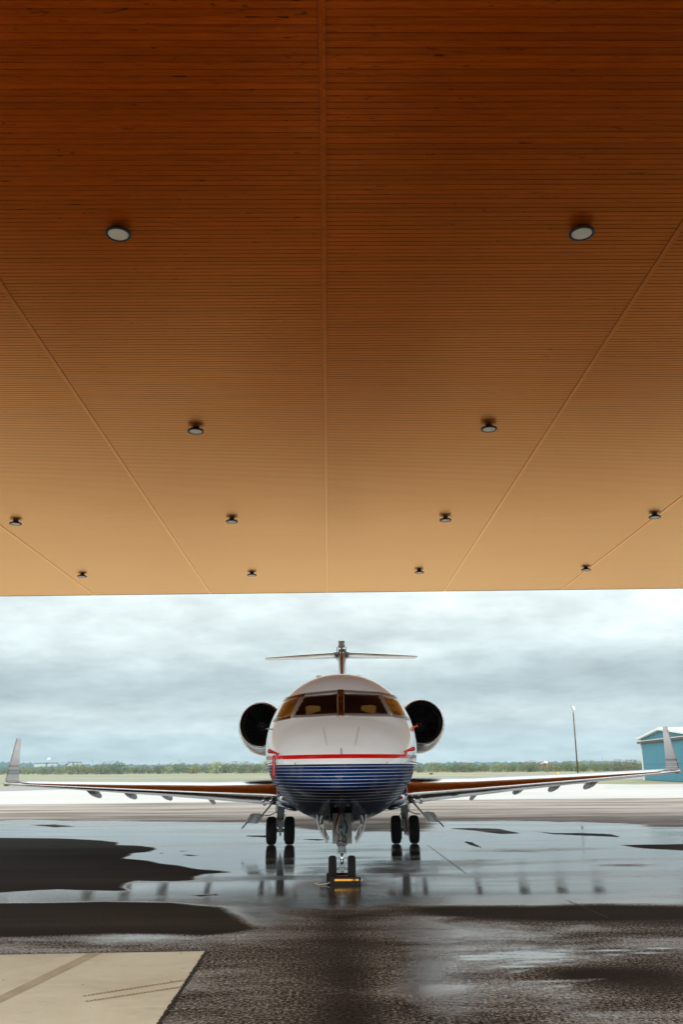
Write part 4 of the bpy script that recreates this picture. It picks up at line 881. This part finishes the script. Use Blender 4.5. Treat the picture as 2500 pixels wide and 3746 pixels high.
# ------------------------------------------------------------------ trees beyond the field
def tree_mesh(h, wd, fol, seed, nl=420, low=.0):
    r = random.Random(seed); root = bpy.data.objects.new('tree', None); COL.objects.link(root)
    mb = MB(); mb.tube([(0, 0, -.1), (r.uniform(-.1, .1), 0, h*.3), (r.uniform(-.3, .3), 0, h*.6)], [.16, .12, .05], 6)
    for k_ in range(4):
        a = r.uniform(0, 6.3); mb.tube([(0, 0, h*.18+.1*k_), (cos(a)*wd*.25, sin(a)*wd*.25, h*.5)], [.07, .03], 5)
    mb.build('trunk', m_bark, root, org=(0, 0, 0))
    cl = [(r.uniform(-.36, .36)*wd, r.uniform(-.3, .3)*wd, h*r.uniform(.12+low, .80), r.uniform(.16, .30)*wd) for _ in range(13)]
    mb = MB()
    for i in range(nl):
        cx, cy, cz, cr_ = r.choice(cl); v_ = Vector((r.gauss(0, 1), r.gauss(0, 1), r.gauss(0, 1))).normalized()*cr_*r.uniform(.55, 1.05); v_.z *= .85
        p = Vector((cx, cy, cz))+v_; p.z = min(max(p.z, .12), h*1.05); s_ = r.uniform(.10, .24)*(h/4)**.5
        e1 = Vector((r.gauss(0, 1), r.gauss(0, 1), r.gauss(0, .6))).normalized(); e2 = e1.cross(Vector((r.gauss(0, 1), r.gauss(0, 1), r.gauss(0, 1)))).normalized(); j = len(mb.v)
        mb.v += [p-e1*s_, p-e2*s_*.7, p+e1*s_, p+e2*s_*.7]; mb.face((j, j+1, j+2, j+3), 0, False)
    mb.build('crown', fol, root, org=(0, 0, 0), fix=False)
    return root
kinds = [('dark green', 0, 4.6, 5.5), ('olive green', 1, 4.2, 5.8), ('yellowing', 2, 4.2, 4.6), ('grey brown', 3, 3.6, 5.0), ('pale green', 4, 3.8, 4.6), ('low green', 1, 2.6, 4.4)]
protos = [[tree_mesh(h, wd*1.12, m_foilage[fi], 10*i+s, 760) for s in range(2)] for i, (nm, fi, h, wd) in enumerate(kinds)]
used = set()
def place_tree(u, vbase, size, kind, lab=None, var=None, back_=False):
    p = at_z(u, vbase, 0); var = random.randrange(2) if var is None else var; pr = protos[kind][var]
    if pr.name in used: o = copy_tree(pr)
    else: o = pr; used.add(pr.name)
    o.name = 'tree' if kind != 5 else 'shrub'
    o.location = (p.x, p.y, -.03); o.rotation_euler.z = random.uniform(0, 6.28); hh_ = kinds[kind][2]; s_ = size*1.30/hh_; o.scale = (s_*random.uniform(.95, 1.2),)*2+(s_,)
    nm = ('tall ' if size > (4.2 if u < 1250 else 2.8) else 'small ' if size < (3.3 if u < 1250 else 2.3) else '')+kinds[kind][0]; wd_ = 'shrub' if kind == 5 else 'tree'; q = (p.y*5) % 5
    spots_ = ((25, 'left of the left winglet'), (120, 'just right of the left winglet'), (240, 'beneath the water tower'), (320, 'near the orange tinged tree'), (420, 'around the tallest dark trees'), (510, 'right of the tallest trees'), (600, 'over the third wing fairing from the left'), (690, 'over the middle of the left wing'), (760, 'around the bright yellow green tree'), (890, 'under the left engine'), (1250, 'between left engine and fuselage'),
     (1600, 'touching the fuselage at right'), (1670, 'under the right engine'), (1740, 'right of the right engine'), (1850, 'over the inner right wing'), (2000, 'left of the windsock'), (2110, 'between windsock and light pole'), (2230, 'right of the light pole'), (2350, 'left of the blue hangar'), (9999, 'behind the blue hangar'))
    wh = next(t_ for lim, t_ in spots_ if u < lim); row_ = 'rear' if back_ else 'front'
    tag(o, lab or ('%s %s, %s tree row, %s' % (nm, wd_, row_, wh)), wd_, '%s %s %ss %s' % (nm, row_, wd_, wh) if not lab else 'single trees that stand out')
def hor(u): return 2811-.0096*(u-1202)
def base(u): return lerp(2834, 2821.5, min(max(u/2350, 0), 1))-.0
special = [(370, 5.4, 0, 'tall dark tree above the middle of the left wing, left of its twin'), (432, 5.2, 0, 'broad dark green tree right of the tallest tree over the left wing'), (318, 4.6, 2, 'orange tinged tree left of the tallest dark tree'), (285, 4.6, 4, 'light green tree beside the orange tinged tree'),
 (255, 4.9, 1, 'olive tree left of the light green and orange trees'), (395, 3.7, 3, 'low brownish bush in front of the two dark trees'), (705, 3.9, 2, 'bright yellow green tree left of the left engine'), (790, 4.3, 4, 'large pale rounded tree nearest the left engine'), (155, 4.0, 0, 'dark green tree right of the left winglet'), (213, 3.1, 4, 'small pale round bush beneath the water tower'),
 (1725, 4.0, 0, 'dark round tree between the right engine and the windsock'), (1660, 3.7, 0, 'dark tree just right of the right engine'), (1815, 3.6, 4, 'bright green tree left of the windsock'), (1940, 3.8, 0, 'dark tree immediately left of the windsock'), (2185, 4.2, 1, 'taller olive tree between the light pole and the hangar')]
for u, s_, kd, lb in special: place_tree(u, base(u)+.6, s_*(.68 if u > 1250 else .98), kd, lb)
u = -60
while u < 2600:
    if 930 < u < 990 or not (1000 < u < 1500):
        L_ = u < 1250; kd = random.choices(range(6), (3, 4, 1.2 if L_ else .2, 2, 2, 2))[0]
        place_tree(u+random.uniform(-6, 6), base(u)-random.uniform(0, 1.6), (random.uniform(2.6, 4.5) if L_ else random.uniform(1.7, 3.0))*(.7 if kd == 5 else 1), kd)
    u += random.choice((random.uniform(9, 18), random.uniform(12, 30)))
u = -40
while u < 2600:
    if not (1000 < u < 1500): place_tree(u, base(u)-3.0, (random.uniform(3.2, 5.0) if u < 1250 else random.uniform(2.2, 3.2)), random.choices(range(5), (4, 4, .5, 2, 1.5))[0], back_=True)
    u += random.uniform(22, 34)
for k_ in protos:
    for pr in k_:
        if pr.name not in used and not pr.get('label'):
            for c in list(pr.children): bpy.data.objects.remove(c)
            bpy.data.objects.remove(pr)

# ------------------------------------------------------------------ far wooded hills, water tower and campus
def ridge(name, y, d_, u0, u1, f_, z_rough, seed):
    r = np.random.default_rng(seed); n = 900; xs_ = np.linspace(at_z(u0, hor(u0)+3, 0).x/at_z(u0, hor(u0)+3, 0).y*y, at_z(u1, hor(u1)+3, 0).x/at_z(u1, hor(u1)+3, 0).y*y, n)
    bump_ = sum(np.interp(np.linspace(0, 1, n), np.linspace(0, 1, k), r.random(k))*a for k, a in ((25, .35), (90, .3), (330, .35)))
    uu = np.linspace(u0, u1, n); hz = np.array([f_(q) for q in uu])+(bump_-.5)*z_rough; P = []
    for j, (fy, fz) in enumerate(((-1, 0), (-.6, .55), (-.25, .9), (0, 1), (.5, .8), (1, 0))):
        P.append([(xs_[i]*(1+fy*d_/y), y+fy*d_, -.5+hz[i]*fz*(1+.08*math.sin(i*.9+j*2))) for i in range(n)])
    mb = MB(); mb.grid(P); return tag(mb.build(name, m_hill), kind='structure')
YH = 2100.
ridge('hills', YH, 160, -400, 3000, lambda u: CH+np.interp(u, [-400, 0, 120, 170, 300, 600, 900, 1250, 1700, 2100, 2500, 3000], [31, 33, 29, 26, 22, 20, 19, 17, 16.5, 17, 15, 14])*YH/3420*1.0, 9, 3)
ridge('hills', 1300., 80, -400, 3000, lambda u: CH+np.interp(u, [-400, 0, 200, 600, 1000, 1700, 2500], [18, 17, 15, 11, 9, 8, 8])*1300/3420, 4, 5)
wt = at_y(177, 2791, YH-40); wtt = at_y(177, 2771, YH-40)
m_wt = simple('pale_tower_paint', (.62, .70, .72), .5); wo = empty('water_tower', (wt.x, wt.y, 0), 'far white domed water tower on legs above the wooded hills at left', 'water tower')
Ht = wtt.z-6; mb = MB(); mb.lathe([(-6, .5), (-5, 3), (-3.2, 4.2), (0, 4.2), (2.2, 3), (3, 0)], (wt.x, wt.y, Ht+2.5), (0, 0, 1), 20); mb.build('tank', m_wt, wo)
for a in range(5):
    q = 2*pi*a/5; MB().tube([(wt.x+cos(q)*4, wt.y+sin(q)*4, 4), (wt.x+cos(q)*3.6, wt.y+sin(q)*3.6, Ht)], .4, 6).build('leg', m_wt, wo)
m_far = simple('pale_far_wall', (.45, .47, .46), .7); m_farr = simple('dark_far_roof', (.07, .10, .12), .7)
for (u0, u1, v0, v1, lb) in ((124, 172, 2792, 2798, 'long low pale building with dark roof left below the water tower'), (168, 206, 2791, 2797, 'low pale building with dark roof right below the water tower'), (247, 265, 2788, 2795, 'small blue roofed building on the hill right of the water tower'), (272, 292, 2788.5, 2793.5, 'small pale flat building on the hill farther right of the water tower')):
    a = at_y(u0, v0, YH-175); b = at_y(u1, v1, YH-175); ob = empty('far_building', ((a.x+b.x)/2, YH-175, 0), lb, 'building', 'far buildings on the wooded hill')
    MB().box(((a.x+b.x)/2, YH-170, (a.z-1+b.z-4)/2), (b.x-a.x, 10, a.z-1-b.z+4)).build('wall', m_far, ob); MB().box(((a.x+b.x)/2, YH-170, a.z-.1), (b.x-a.x+2, 12, 1.8)).build('roof', m_farr, ob)
for i, (u, v) in enumerate(((338, 2778), (657, 2776), (583, 2782), (2205, 2768), (1664, 2780))):
    a = at_y(u, v, YH-20); ob = empty('radio_mast', (a.x, YH-20, 0), ('thin far lattice mast on the hills above the tallest trees at left', 'squat far lattice mast on the hills left of the left engine', 'faint far mast between the two left masts', 'faint far mast on the skyline left of the hangar', 'faint far mast on the skyline right of the right engine')[i], 'mast', 'far masts on the skyline')
    MB().tube([(a.x, YH-20, 0), (a.x, YH-20, a.z)], [.55, .3], 5).build('mast', m_farr, ob); MB().box((a.x, YH-20, a.z-3), (5 if i == 1 else 3, .5, .5)).build('crossarm', m_farr, ob)

# ------------------------------------------------------------------ haze
mh = bpy.data.materials.new('haze'); mh.use_nodes = True; mh.node_tree.nodes.clear(); ho = mh.node_tree.nodes.new('ShaderNodeOutputMaterial'); pv = mh.node_tree.nodes.new('ShaderNodeVolumePrincipled')
pv.inputs['Color'].default_value = (.42, .72, .88, 1); pv.inputs['Density'].default_value = .00020; pv.inputs['Anisotropy'].default_value = .2
mh.node_tree.links.new(pv.outputs[0], ho.inputs['Volume'])
mb = MB(); mb.box((0, 1000, 39.5), (5000, 2900, 81.0)); hz_ = mb.build('haze', mh); tag(hz_, kind='stuff')
